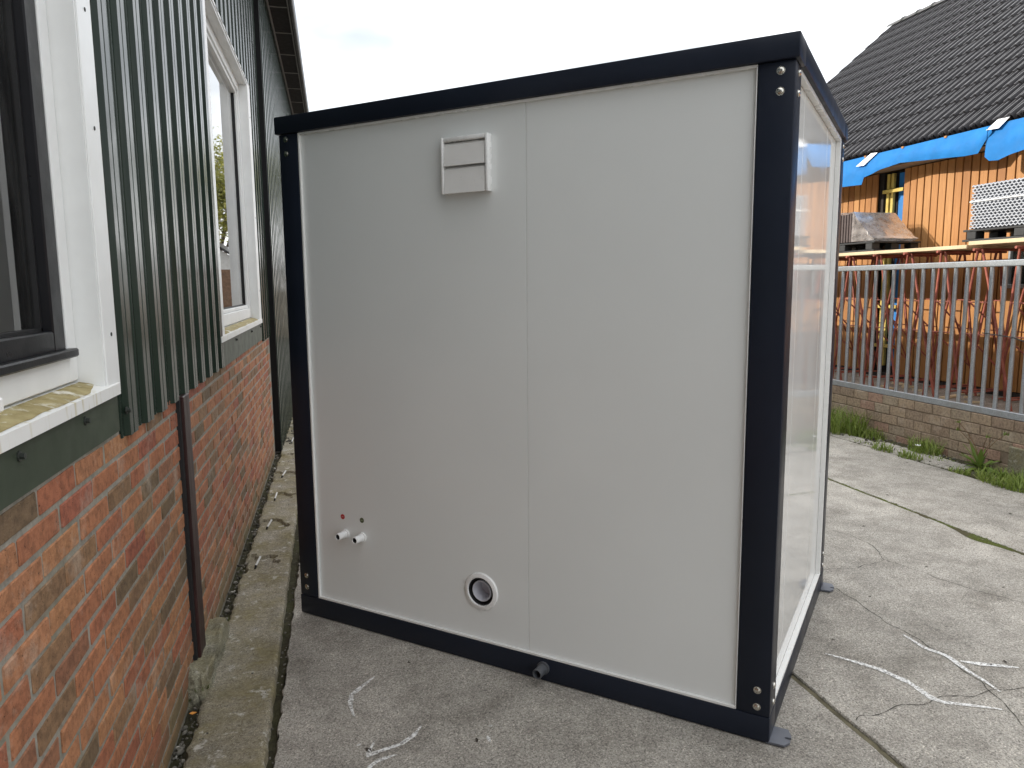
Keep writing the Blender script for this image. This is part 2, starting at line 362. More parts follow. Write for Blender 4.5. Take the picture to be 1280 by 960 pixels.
# ------------------------------------------------------------------ ground: base sheet, concrete slabs, cracks, chalk
ground = struct(fromdata('ground', [(-600, -600, -0.05), (600, -600, -0.05), (600, 600, -0.05), (-600, 600, -0.05)], [(0, 1, 2, 3)], 'concrete'))
ROUGH = []
def slab(x0, x1, y0, y1, z=0.0, j=0.004):
    pts = []
    def edge(a, b):
        n = max(2, int((Vector(b)-Vector(a)).length/0.03))
        for i in range(n):
            p = Vector(a).lerp(Vector(b), i/n); q = noise.noise(Vector((p.x*14, p.y*14, 3.1)))*j + (noise.noise(Vector((p.x*24, p.y*24, 3.1)))*0.012 if p.x < 0 else 0) + noise.noise(Vector((p.x*3, p.y*3, 9)))*j*1.5
            pts.append((p.x+q, p.y+q))
    edge((x0, y0), (x1, y0)); edge((x1, y0), (x1, y1)); edge((x1, y1), (x0, y1)); edge((x0, y1), (x0, y0))
    bm = bmesh.new(); T = [bm.verts.new((x, y, z)) for x, y in pts]
    inset = []
    cx, cy = (x0+x1)/2, (y0+y1)/2
    for x, y in pts:
        inset.append(bm.verts.new((x+(0.004 if x < cx else -0.004)*(1 if abs(abs(x-cx)-(x1-x0)/2) < 0.03 else 0), y+(0.004 if y < cy else -0.004)*(1 if abs(abs(y-cy)-(y1-y0)/2) < 0.03 else 0), z)))
    for v in T: v.co.z = z-0.006
    B = [bm.verts.new((x, y, z-0.05)) for x, y in pts]; n = len(pts)
    for i in range(n):
        k = (i+1) % n; bm.faces.new((B[i], B[k], T[k], T[i])); bm.faces.new((T[i], T[k], inset[k], inset[i]))
    f = bm.faces.new(inset); bmesh.ops.triangulate(bm, faces=[f])
    me = bpy.data.meshes.new('slab'); bm.to_mesh(me); bm.free(); me.materials.append(MT['concrete']); return link('slab', me, ground)
XJ = [-0.245, 1.80, 3.962, 5.14]
GAP = [0.022, 0.026]
ys = [-8.0, -3.4, 1.15-2.2, 8.6, 13.2, 18.0, 24.0]
for x0, x1 in ((-0.262, 1.790), (1.818, 3.951), (3.982, 5.125)):
    for y0, y1 in zip(ys, ys[1:]): slab(x0, x1, y0, y1-0.015)

for y0, y1, x1 in ((3.0, 4.55, 5.30), (5.15, 6.3, 5.47), (6.32, 7.0, 5.36)): slab(5.165, x1, y0, y1, -0.004, 0.018)
def fill(name, x0, x1, y0, y1, z, mat, amp=0.008, bulge=None):
    n = int((y1-y0)/0.02); vs = []; fs = []
    for i in range(n+1):
        yy = y0+(y1-y0)*i/n; ex = bulge(yy) if bulge else 0
        for k in range(7):
            xx = x0-ex+(x1-x0+ex)*k/6; hz = z+amp*noise.noise(Vector((xx*50, yy*28, 4)))+amp*0.7*noise.noise(Vector((xx*120, yy*90, 4)))
            if ex > 0.004 and k < 4: hz = max(hz, 0.003+0.006*abs(noise.noise(Vector((xx*60, yy*60, 1))))) if 0 < k else 0.001
            vs.append((xx, yy, hz))
        if i:
            for k in range(6): a = 7*(i-1)+k; fs.append((a, a+1, a+8, a+7))
    return fromdata(name, vs, fs, mat, ground, smooth=True)
fill('joint_soil', -0.66, -0.50, -6, 9, -0.022, 'soil'); fill('joint_soil', -0.40, -0.235, -6, 13, -0.016, 'soil'); fill('joint_soil', 1.775, 1.835, -6, 9, -0.010, 'jointdirt', 0.005)
fill('joint_moss', 3.940, 3.990, -2, 12, -0.004, 'mossbed', 0.007, lambda y: 0.055*math.exp(-((y-3.68)/0.15)**2)+0.012*max(0, noise.noise(Vector((y*4, 0, 0)))))
fill('joint_soil', 5.10, 5.62, -6.0, 12, -0.014, 'soil', 0.02)
def ribbon(name, pts, width, mat, z, parent=ground, taper=True, jit=0.0, sub=6):
    P = []
    for a, b in zip(pts, pts[1:]):
        for i in range(sub): t = i/sub; P.append(Vector((a[0]+(b[0]-a[0])*t, a[1]+(b[1]-a[1])*t, 0)))
    P.append(Vector((*pts[-1], 0))); n = len(P)
    for i in range(n): P[i] += Vector((noise.noise(P[i]*9+Vector((1, 2, 3))), noise.noise(P[i]*9+Vector((7, 2, 5))), 0))*jit
    vs = []; fs = []
    for i in range(n):
        d = (P[min(i+1, n-1)]-P[max(i-1, 0)]).normalized(); nr = Vector((-d.y, d.x, 0))
        k = 1.0
        if taper: k = 0.35+0.65*min(1, 3*min(i, n-1-i)/n)
        wv = width*k*(0.7+0.6*abs(noise.noise(P[i]*25)))
        vs += [P[i]+nr*wv/2+Vector((0, 0, z)), P[i]-nr*wv/2+Vector((0, 0, z))]
        if i: fs.append((2*i-2, 2*i-1, 2*i+1, 2*i))
    return fromdata(name, vs, fs, mat, parent)
for pts in ([(3.145, 4.098), (3.199, 3.93), (3.211, 3.727), (3.094, 3.524), (2.887, 3.458), (2.676, 3.468), (2.52, 3.50)],
            [(2.56, 3.239), (2.55, 3.085), (2.527, 2.844), (2.539, 2.668), (2.542, 2.482), (2.534, 2.38), (2.482, 2.199)],
            [(1.842, 2.169), (1.935, 2.195), (2.093, 2.206), (2.214, 2.217), (2.357, 2.218), (2.482, 2.199), (2.618, 2.202), (2.75, 2.19)],
            [(2.482, 2.199), (2.466, 2.131), (2.426, 2.048), (2.404, 1.992), (2.41, 1.8)],
            [(3.102, 3.522), (3.15, 3.342), (3.236, 3.06), (3.277, 2.951), (3.355, 2.836), (3.5, 2.6)],
            [(4.26, 3.927), (4.225, 3.625), (4.24, 3.3)], [(4.6, 4.9), (4.72, 4.5), (4.9, 4.3)]):
    ribbon('crack', pts, 0.0048, 'crack', 0.0018, taper=False, jit=0.03, sub=14)
for pts, wd in (([(0.102, 2.94), (0.05, 2.877), (0.004, 2.825), (0.002, 2.755), (0.015, 2.668)], 0.016),
                ([(0.257, 2.547), (0.218, 2.491), (0.172, 2.457), (0.054, 2.414), (0.084, 2.497)], 0.015),
                ([(0.151, 2.396), (0.082, 2.377), (0.056, 2.354), (0.03, 2.31)], 0.015), ([(0.036, 2.486), (0.02, 2.482)], 0.009),
                ([(0.512, 2.481), (0.496, 2.476)], 0.009), ([(0.481, 2.423), (0.483, 2.386)], 0.012),
                ([(2.504, 2.698), (2.509, 2.573), (2.542, 2.482), (2.534, 2.38), (2.52, 2.193)], 0.020),
                ([(2.567, 2.436), (2.638, 2.391), (2.757, 2.327)], 0.022),
                ([(2.049, 2.637), (2.1, 2.575), (2.184, 2.458), (2.223, 2.35), (2.223, 2.226), (2.243, 2.188), (2.338, 2.143), (2.42, 2.095)], 0.021)):
    ribbon('chalk_mark', pts, wd*1.5, 'chalk', 0.0035, jit=0.006)

# kerb strip along the brick wall: a worn height field with hollows at the pins
PINS = [(-0.506, 4.318), (-0.502, 5.03), (-0.501, 5.72), (-0.494, 6.425), (-0.495, 7.14), (-0.49, 7.858)]
def kerb():
    nx, ny = 26, 1000; X0, X1, Y0, Y1 = -0.572, -0.282, 0.6, 12.6; vs = []; fs = []
    for j in range(ny+1):
        y = Y0+(Y1-Y0)*j/ny; sh = -0.010*(y-2.4) if y > 2.4 else 0; sh = max(sh, -0.055)
        for i in range(nx+1):
            t = i/nx; xi = X0+0.02*noise.noise(Vector((0, y*5, 1)))+0.012*noise.noise(Vector((0, y*21, 4))); xo = X1+sh+0.006*noise.noise(Vector((3, y*9, 2)))+0.004*noise.noise(Vector((3, y*40, 2)))
            x = xi+(xo-xi)*t; z = 0.022+0.004*noise.noise(Vector((x*9, y*9, 0)))+0.0025*noise.noise(Vector((x*40, y*40, 0)))
            for k, (px, py) in enumerate(PINS):
                dx = (x-px-0.01)/0.12; dy = (y-py-0.04)/0.13; r = math.hypot(dx, dy)+0.5*noise.noise(Vector((x*14, y*14, k)))
                if r < 1: z -= 0.017
            if y > 7.95: z -= 0.012 if noise.noise(Vector((x*7, y*7, 8))) > 0.1 else 0
            if i in (0, nx): z = -0.05
            elif i in (1, nx-1): z -= 0.008
            vs.append((x, y, z))
    for j in range(ny):
        for i in range(nx): a = j*(nx+1)+i; fs.append((a, a+1, a+nx+2, a+nx+1))
    return struct(fromdata('kerb_strip', vs, fs, 'kerb', smooth=True))
kerb()
for k, (px, py) in enumerate(PINS):
    if k in (4,): continue
    t = thing('steel_pin', ['white topped steel pin nearest the camera in a broken kerb hollow', 'white topped pin in the kerb, second from the camera', 'white topped pin in the kerb, third from the camera', 'white topped pin in the kerb, fourth from the camera', '', 'farthest white topped pin in the kerb by the green cladding'][k], 'pin', (px, py, 0.004), rnd.uniform(-0.2, 0.2), 'pins set into the kerb strip')
    MB().tube((0, 0, -0.005), (0.004, 0.012, 0.018), 0.0065, n=8).build('socket', 'rubber', t)
    MB().tube((0.004, 0.012, 0.016), (0.02, 0.075, 0.045), 0.0062, n=8).build('rod', 'pin', t)

# ------------------------------------------------------------------ left building
WX = -0.615
LB = Vector((-0.62, 2.0, 0.0))
bld = thing('workshop_building', 'long workshop with red brick base, dark green corrugated cladding and white windows', 'building', LB)
bw = MB(LB).box(-0.85, WX-0.0035, -8.0, 7.44, -0.05, 1.232).build('brick_wall', 'mortar', bld, smooth=False)
CO, BL, JT = 0.0678, 0.2315, 0.0135
def brick_mesh(L_, H_, seed, D_=0.05):
    r = random.Random(seed); b = MB(); j = lambda a=0.0022: r.uniform(-a, a)
    b.box(-D_, 0.0, -L_/2, L_/2, -H_/2, H_/2, 0.0028, 1)
    for v in b.bm.verts:
        v.co.y += j(0.002)+0.003*noise.noise(Vector((seed, v.co.z*30, v.co.y*4))); v.co.z += j(0.0015); v.co.x += j(0.0012)
    bmesh.ops.recalc_face_normals(b.bm, faces=b.bm.faces[:])
    me = bpy.data.meshes.new('brick'); b.bm.to_mesh(me); b.bm.free(); return me
BV = [brick_mesh(BL-JT, CO-JT, 40+i) for i in range(9)]; HV = [brick_mesh(BL/2-JT, CO-JT, 80+i) for i in range(3)]
for m_ in BV+HV: m_.materials.append(MT['brick'])
cand = []
for c in range(0, 18):
    ztop = 1.144+0.0678-c*CO; zc = ztop-0.0678/2+0.004
    ph = 1.554 if c % 2 == 1 else 1.672
    for k in range(-26, 27):
        y = ph+k*BL+BL/2
        if y < -4 or y > 7.44-BL/2: continue
        if zc < 0.0: continue
        cand.append((y, zc, c, k))
def shade_key(q): return 0 if 1.28 < q[0] < 5.15 else 1
near = [q for q in cand if 1.30 < q[0] < 5.2]; near.sort(key=lambda q: q[0]); near = near[:296]
far = [q for q in cand if q not in near]
for (y, z, c, k) in near:
    o = link('brick', rnd.choice(BV), bw, Vector((WX+rnd.uniform(-0.0012, 0.0012), y+rnd.uniform(-0.003, 0.003), z+rnd.uniform(-0.001, 0.001)))-LB); o.rotation_euler = (rnd.uniform(-0.010, 0.010), 0, rnd.uniform(-0.006, 0.006))
def join_meshes(name, items, mat, parent):
    vs = []; fs = []
    for me, M_ in items:
        b = len(vs); vs += [M_ @ v.co for v in me.vertices]; fs += [tuple(b+i for i in p.vertices) for p in me.polygons]
    return stuff(fromdata(name, vs, fs, mat, parent))
join_meshes('distant_bricks', [(rnd.choice(BV), Matrix.Translation(Vector((WX+rnd.uniform(-0.002, 0.002), y, z))-LB)) for (y, z, c, k) in far], 'brick', bw)
# corrugated cladding
def clad(name, y0, y1, z0, z1, xc=-0.600, xd=0.0145, pitch_=0.207, phase=2.335):
    prof = []; k = math.floor((y0-phase)/pitch_)-1
    while True:
        b = phase+k*pitch_
        if b > y1+pitch_: break
        for dy, dx in ((0.0, 0), (0.010, 1), (0.018, 1.0), (0.044, 1.0), (0.046, 0.60), (0.052, 0.60), (0.0545, 1.0), (0.095, 1.0), (0.107, 0), (0.172, 0), (0.174, 0.22), (0.180, 0.22), (0.182, 0)):
            prof.append((b+dy, xc-xd*(1-dx)))
        k += 1
    P = []
    for (a, xa), (b, xb) in zip(prof, prof[1:]):
        if b < y0 or a > y1: continue
        f = lambda y: xa+(xb-xa)*((y-a)/(b-a) if b > a else 0)
        if not P: P.append((max(a, y0), f(max(a, y0))))
        P.append((min(b, y1), f(min(b, y1))))
    vs = []; fs = []; nz_ = 2
    for y, x in P:
        vs += [(x, y, z0), (x, y, z1), (x-0.0025, y, z0), (x-0.0025, y, z1)]
    for i in range(len(P)-1):
        a = 4*i; fs += [(a, a+4, a+5, a+1), (a+2, a+3, a+7, a+6), (a, a+2, a+6, a+4), (a+1, a+5, a+7, a+3)]
    return fromdata(name, [Vector(v)-LB for v in vs], fs, 'clad', bld)
ZE = 4.57
clad('cladding_sheet', 2.29, 4.315, 1.193, ZE); clad('cladding_sheet', 4.315, 6.63, 3.262, ZE); clad('cladding_sheet', 6.63, 7.43, 1.165, ZE)
clad('cladding_sheet', -0.2, 2.29, 3.262, ZE); clad('cladding_sheet', -8.0, -0.2, 1.193, ZE)
clad('cladding_sheet', 7.452, 26.0, 0.02, ZE, xc=-0.556)
MB(LB).box(-0.62, -0.560, 7.432, 7.450, 0.02, ZE).build('corner_post', 'gutter', bld)
# structural wall behind the cladding
hb = MB(LB); hb.box(-0.80, -0.652, 2.27, 4.34, 1.235, ZE-0.01); hb.box(-0.80, -0.652, 6.56, 7.43, 1.235, ZE-0.01); hb.box(-0.80, -0.652, -0.2, 2.27, 3.25, ZE-0.01); hb.box(-0.80, -0.652, 4.34, 6.56, 3.25, ZE-0.01); hb.box(-0.80, -0.652, -8, -0.2, 1.235, ZE-0.01); hb.box(-0.80, -0.58, 7.455, 26, 0.0, ZE-0.01)
hb.build('inner_wall', 'room', bld, smooth=False)
rb = MB(LB); rb.box(-4.6, -4.5, -8, 26, 0, ZE); rb.box(-4.5, -0.80, -8, 26, 0.02, 0.08); rb.box(-4.5, -0.80, -8.1, -8, 0, ZE); rb.box(-4.5, -0.6, 26, 26.1, 0, ZE); rb.box(-4.5, -0.80, 3.2, 3.3, 0.08, ZE-0.1); rb.build('room_shell', 'room', bld, smooth=False)
MB(LB).box(-4.5, -0.62, -8, 26, ZE-0.008, ZE+0.03).build('ceiling', 'room', bld, smooth=False)
# eaves
y = -8.0
while y < 26:
    MB(LB).box(-0.545, -0.345, y, y+0.80, ZE+0.012, ZE+0.026).build('soffit_panel', 'soffit', bld, smooth=False)
    MB(LB).box(-0.535, -0.35, y+0.803, y+0.827, ZE+0.006, ZE+0.024).build('soffit_batten', 'soffit_line', bld, smooth=False); y += 0.83
MB(LB).box(-0.552, -0.538, -8, 26, ZE-0.012, ZE+0.03).build('soffit_trim', 'soffit_line', bld); MB(LB).box(-0.352, -0.338, -8, 26, ZE-0.012, ZE+0.03).build('soffit_trim', 'soffit_line', bld)
MB(LB).box(-0.600, -0.554, -8, 26, ZE-0.035, ZE+0.02).build('eaves_beam', 'gutter', bld); MB(LB).box(-0.335, -0.290, -8, 26, ZE-0.03, ZE+0.16, 0.01).build('gutter', 'gutter', bld)
rf = MB(LB); rf.hexa([(-0.33, -8, ZE+0.12), (-0.33, 26, ZE+0.12), (-4.4, 26, ZE+2.30), (-4.4, -8, ZE+2.30), (-0.33, -8, ZE+0.17), (-0.33, 26, ZE+0.17), (-4.4, 26, ZE+2.36), (-4.4, -8, ZE+2.36)])
rf.hexa([(-4.4, -8, ZE+2.30), (-4.4, 26, ZE+2.30), (-8.5, 26, ZE+0.1), (-8.5, -8, ZE+0.1), (-4.4, -8, ZE+2.36), (-4.4, 26, ZE+2.36), (-8.5, 26, ZE+0.16), (-8.5, -8, ZE+0.16)]); rf.build('roof', 'sheet_roof', bld, smooth=False)
rb = MB(LB)
for yy in (-8.05, 26.05): rb.poly([(-0.62, yy, 0), (-0.62, yy, ZE), (-0.33, yy, ZE+0.12), (-4.4, yy, ZE+2.30), (-8.3, yy, ZE+0.1), (-8.3, yy, 0)])
rb.build('gable', 'clad', bld, smooth=False); MB(LB).box(-8.4, -8.3, -8, 26, 0, ZE+0.1).build('rear_wall', 'clad', bld, smooth=False)
# flashing under the windows
def flashing(y0, y1, zb, bolts):
    f = MB(LB).box(-0.640, -0.609, y0, y1, zb, 1.334).build('flashing', 'flashing', bld, smooth=False)
    for by in bolts: MB(LB).lathe((-0.609, by, 1.302), (1, 0, 0), [(0.011, 0), (0.011, 0.003), (0.0065, 0.0035), (0.0065, 0.012), (0, 0.013)], 8).build('bolt', 'bolt_dark', f)
flashing(-0.15, 2.268, 1.222, (1.19, 1.585, 1.98)); flashing(4.318, 6.62, 1.185, (4.9, 5.8, 6.5))
MB(LB).lathe((-0.606, 2.335, 1.27), (1, 0, 0), [(0.011, 0), (0.011, 0.003), (0.0065, 0.0035), (0.0065, 0.012), (0, 0.013)], 8).build('bolt', 'bolt_dark', bld)
# windows
def window(y0, y1, cas, black):
    z0, z1 = 1.385, 3.24; xo = -0.603; xr = -0.668; xg = -0.708
    wdw = MB(LB).box(-0.640, xo, y1-0.002, y1+cas, z0-0.05, z1+0.01, 0.002)
    wdw.box(-0.640, xo, y0-cas, y0+0.002, z0-0.05, z1+0.01, 0.002); wdw.box(-0.640, xo, y0-cas, y1+cas, z1+0.012, z1+0.03, 0.002)
    wo_ = wdw.build('window', 'white_frame', bld); wo_['label'] = 'window with a black sash' if black else 'window with white frame'
    rv = MB(LB); rv.box(-0.76, xo-0.004, y1-0.012, y1-0.003, z0-0.03, z1); rv.box(-0.76, xo-0.004, y0+0.003, y0+0.012, z0-0.03, z1); rv.box(-0.76, xo-0.004, y0+0.012, y1-0.012, z1-0.009, z1); rv.build('reveal', 'white_frame', wo_)
    fb = 0.075; fr = MB(LB)
    fr.box(xg-0.04, xr, y1-fb, y1-0.014, z0, z1-0.012, 0.003); fr.box(xg-0.04, xr, y0+0.014, y0+fb, z0, z1-0.012, 0.003)
    fr.box(xg-0.04, xr, y0+fb, y1-fb, z0, z0+0.075, 0.003); fr.box(xg-0.04, xr, y0+fb, y1-fb, z1-0.075, z1-0.012, 0.003); fr.build('frame', 'white_frame', wo_)
    s = 0.075; a0, a1, c0, c1 = y0+fb+0.002, y1-fb-0.002, z0+0.077, z1-0.077
    sa = MB(LB); xs = xr-0.004 if black else xr-0.012; sm = 'black_sash' if black else 'white_frame'
    if not black: s = 0.03
    sa.box(xg-0.03, xs, a1-s, a1, c0, c1, 0.004); sa.box(xg-0.03, xs, a0, a0+s, c0, c1, 0.004); sa.box(xg-0.03, xs, a0+s, a1-s, c0, c0+s*0.8, 0.004); sa.box(xg-0.03, xs, a0+s, a1-s, c1-s*0.8, c1, 0.004)
    if black: sa.box(xs, xs+0.026, a0, a1+0.012, c0-0.010, c0+0.012, 0.004)
    sa.build('sash', sm, wo_)
    g = 0.008; gk = MB(LB); gk.box(xg-0.004, xg+0.012, a1-s-g, a1-s, c0+s*0.8, c1-s*0.8); gk.box(xg-0.004, xg+0.012, a0+s, a0+s+g, c0+s*0.8, c1-s*0.8); gk.box(xg-0.004, xg+0.012, a0+s, a1-s, c0+s*0.8, c0+s*0.8+g); gk.build('gasket', 'rubber', wo_)
    MB(LB).box(xg-0.006, xg, a0+s, a1-s, c0+s*0.8, c1-s*0.8).build('pane', 'glass', wo_, smooth=False)
    if black: MB(LB).box(xg-0.055, xg-0.008, a1-s-0.02, a1-s-0.001, c0, c1).build('inner_bead', 'bead', wo_)
    # sill: white edge, slab with algae on the sloping top
    si = MB(LB).hexa([(-0.700, y0-cas, 1.338), (-0.596, y0-cas, 1.330), (-0.596, y1+cas-0.03, 1.330), (-0.700, y1+cas-0.03, 1.338), (-0.700, y0-cas, 1.384), (-0.596, y0-cas, 1.361), (-0.596, y1+cas-0.03, 1.361), (-0.700, y1+cas-0.03, 1.384)]).build('sill', 'sill_front', wo_, smooth=False)
    n = 60; vs = []; fs = []
    for i in range(n+1):
        yy = y0-cas+0.02+(y1-y0+2*cas-0.09)*i/n; e = -0.603-0.012*abs(noise.noise(Vector((yy*6, 0, 5))))-0.01*abs(noise.noise(Vector((yy*23, 0, 5))))
        if i > n-5: e -= 0.008*(i-n+5)
        for k in range(4):
            x = -0.670+(e+0.670)*k/3; z = 1.384-0.023*(x+0.700)/0.104+0.0012+0.0015*noise.noise(Vector((x*60, yy*30, 0)))
            vs.append(Vector((x, yy, z+(0.0012 if 0 < k < 3 else 0)))-LB)
    for i in range(n):
        for k in range(3): a = i*4+k; fs.append((a, a+1, a+5, a+4))
    fromdata('algae_crust', vs, fs, 'sill_algae', wo_, smooth=True)
    return wo_
w1 = window(0.05, 2.17, 0.118, True); w2 = window(4.40, 6.44, 0.175, False)
for yy, zz in ((2.235, 1.50), (2.235, 2.05), (2.235, 2.35)): MB(LB).lathe((-0.603, yy, zz), (1, 0, 0), [(0.0055, 0), (0.0055, 0.002), (0, 0.003)], 8).build('screw', 'bolt_dark', w1)
for zz in (1.6, 2.2, 3.0): MB(LB).lathe((-0.603, 6.53, zz), (1, 0, 0), [(0.0055, 0), (0.0055, 0.002), (0, 0.003)], 8).build('screw', 'bolt_dark', w2)
MB(LB).box(-0.668, -0.640, 1.60, 1.625, 1.385, 1.415, 0.004).build('vent_cap', 'plastic_white', w1)
# steel column in the brick wall
cl = MB(LB); cl.box(-0.640, -0.592, 3.085, 3.205, 0.10, 1.20, 0.004); cl.build('steel_column', 'steel_brown', bld); MB(LB).box(-0.640, -0.603, 3.060, 3.083, 0.08, 1.19).build('column_gap', 'rubber', bld, smooth=False)
# curtain behind the near window
def curtain(x, y0, y1, z0, z1, label):
    vs = []; fs = []; n = 80
    for i in range(n+1):
        y = y0+(y1-y0)*i/n; xx = x+0.022*math.sin(i*0.75)+0.008*math.sin(i*2.1)
        vs += [(xx, y, z0), (xx, y, z1), (xx-0.003, y, z0), (xx-0.003, y, z1)]
        if i: a = 4*i-4; fs += [(a, a+4, a+5, a+1), (a+2, a+3, a+7, a+6)]
    tag(fromdata('curtain', vs, fs, 'curtain', smooth=True), label, 'curtain')
curtain(-0.86, 1.62, 2.12, 1.30, 3.22, 'pale curtain hanging inside the window with the black sash')

# concrete lump at the foot of the steel column
def lump(name, x0, x1, y0, y1, z0, z1, seed, mat, label, cat):
    bm = bmesh.new(); bmesh.ops.create_cube(bm, size=1.0); bmesh.ops.subdivide_edges(bm, edges=bm.edges[:], cuts=9, use_grid_fill=True)
    c = Vector(((x0+x1)/2, (y0+y1)/2, z0))
    for v in bm.verts:
        p = Vector((v.co.x*(x1-x0), v.co.y*(y1-y0), (v.co.z+0.5)*(z1-z0))); k = p.z/(z1-z0)
        p.x *= 1-0.22*k*(1 if v.co.x > 0 else 0.0); p.y *= 1-0.12*k
        p += Vector([noise.noise(p*12+Vector((seed, a*9, 0))) for a in range(3)])*0.022 + Vector([noise.noise(p*45+Vector((seed, a*9, 0))) for a in range(3)])*0.012
        v.co = p
    me = bpy.data.meshes.new(name); bm.to_mesh(me); bm.free(); me.materials.append(MT[mat])
    for p in me.polygons: p.use_smooth = True
    return tag(link(name, me, None, c), label, cat)
lump('concrete_block', -0.635, -0.535, 2.90, 3.50, -0.03, 0.105, 3, 'lump', 'mossy crumbling concrete block at the foot of the brown steel column', 'block')
# pebbles and dirt in the joint between wall and kerb and along the outer kerb edge
def pebbles():
    vs = []; fs = []; bm = bmesh.new(); bmesh.ops.create_icosphere(bm, subdivisions=1, radius=1); base = [v.co.copy() for v in bm.verts]; tri = [tuple(v.index for v in f.verts) for f in bm.faces]; bm.free()
    def put(x, y, z, s):
        b = len(vs); q = Matrix.Rotation(rnd.uniform(0, 6.3), 3, 'Z') @ Matrix.Rotation(rnd.uniform(0, 6.3), 3, 'X'); k = (rnd.uniform(0.7, 1.3), rnd.uniform(0.6, 1.1), rnd.uniform(0.45, 0.8))
        for c in base:
            p = q @ Vector((c.x*k[0], c.y*k[1], c.z*k[2]))*s*rnd.uniform(0.85, 1.15); vs.append((x+p.x, y+p.y, z+p.z))
        fs.extend(tuple(b+i for i in t) for t in tri)
    for i in range(900): put(rnd.uniform(-0.612, -0.545), 1.8+6.2*rnd.random()**1.3, rnd.uniform(-0.03, 0.006), rnd.choice((0.004, 0.006, 0.006, 0.009, 0.013)))
    for i in range(380): y = 1.9+4.5*rnd.random()**1.3; put(-0.272-0.006*(y-2.4)+rnd.uniform(-0.016, 0.026), y, rnd.uniform(-0.04, -0.012), rnd.choice((0.004, 0.006, 0.008)))
    for i in range(46): put(rnd.uniform(-0.55, -0.32), 2.0+5*rnd.random(), 0.022, rnd.choice((0.003, 0.004, 0.006)))
    for i in range(60): put(rnd.uniform(-0.55, -0.36), rnd.uniform(7.6, 9.5), 0.012, rnd.choice((0.01, 0.016, 0.022)))
    for i in range(120): put(rnd.uniform(-0.2, 5.1), rnd.uniform(1.6, 6.5), 0.001, rnd.choice((0.002, 0.003, 0.004)))
    for i in range(260): put(rnd.uniform(5.16, 5.58), rnd.uniform(3.8, 8.5), -0.02+rnd.uniform(-0.01, 0.03), rnd.choice((0.006, 0.01, 0.016, 0.022)))
    o = fromdata('pebbles', vs, fs, MT['peb']); stuff(o); o['label'] = 'small stones and grit lying in the joints along wall and kerb'; o['category'] = 'grit'
t_ = NT('pebble'); t_.set(t_.ramp(t_.rand(), [(0, (0.06, 0.055, 0.045)), (0.6, (0.16, 0.15, 0.125)), (0.9, (0.24, 0.22, 0.19)), (1, (0.55, 0.53, 0.48))]), 0.85, 0, 0.3); MT['peb'] = t_.m
pebbles()
o = fromdata('orange_leaf', [(0, 0, 0.012), (0.012, 0.004, 0.016), (0.028, 0.001, 0.013), (0.014, -0.006, 0.010), (0, 0, 0.011), (0.012, 0.004, 0.015), (0.028, 0.001, 0.012), (0.014, -0.006, 0.009)], [(0, 1, 2, 3), (7, 6, 5, 4)], 'orange_leaf', None, (-0.60, 2.83, 0.0)); tag(o, 'tiny orange leaf lying in the joint between brick wall and kerb', 'leaf')

# ------------------------------------------------------------------ the cabin
BO = (1.43825, 2.12624, 0.0); TH = -0.7467; W, D, H = 2.2585, 1.598, 2.4
CZ, BZ, PW = 2.322, 0.099, 0.118
cab = thing('portable_cabin', 'grey white portable sanitary cabin with anthracite steel frame standing askew in the yard', 'cabin', BO, TH)
g = 0.0015
MB().box(-W, 0, 0, PW, 0.004, BZ, 0.004, 2).build('base_beam', 'anthracite', cab); MB().box(-W, 0, D-PW, D, 0.004, BZ, 0.004, 2).build('base_beam', 'anthracite', cab)
MB().box(-PW, -0.0005, PW+g, D-PW-g, 0.004, BZ-0.001, 0.004, 2).build('base_beam', 'anthracite', cab); MB().box(-W+0.0005, -W+PW, PW+g, D-PW-g, 0.004, BZ-0.001, 0.004, 2).build('base_beam', 'anthracite', cab)
for x0, y0 in ((-PW, 0), (-W, 0), (-PW, D-PW), (-W, D-PW)):
    MB().box(x0+0.0012, x0+PW-0.0012, y0+0.0012, y0+PW-0.0012, BZ+g, CZ-0.001, 0.005, 2).build('corner_post', 'anthracite', cab)
ov = 0.0115
MB().box(-W-ov, ov, -ov, PW, CZ, H, 0.005, 2).build('roof_beam', 'anthracite', cab); MB().box(-W-ov, ov, D-PW, D+ov, CZ, H, 0.005, 2).build('roof_beam', 'anthracite', cab)
MB().box(-PW, ov-0.0005, PW+g, D-PW-g, CZ+0.0005, H-0.0005, 0.005, 2).build('roof_beam', 'anthracite', cab); MB().box(-W-ov+0.0005, -W+PW, PW+g, D-PW-g, CZ+0.0005, H-0.0005, 0.005, 2).build('roof_beam', 'anthracite', cab)
MB().box(-W+PW, -PW, PW, D-PW, H-0.05, H-0.015).build('roof_sheet', 'anthracite', cab, smooth=False)
MB().box(-W+PW, -PW, PW, D-PW, 0.03, 0.07).build('floor_panel', 'panel', cab, smooth=False)
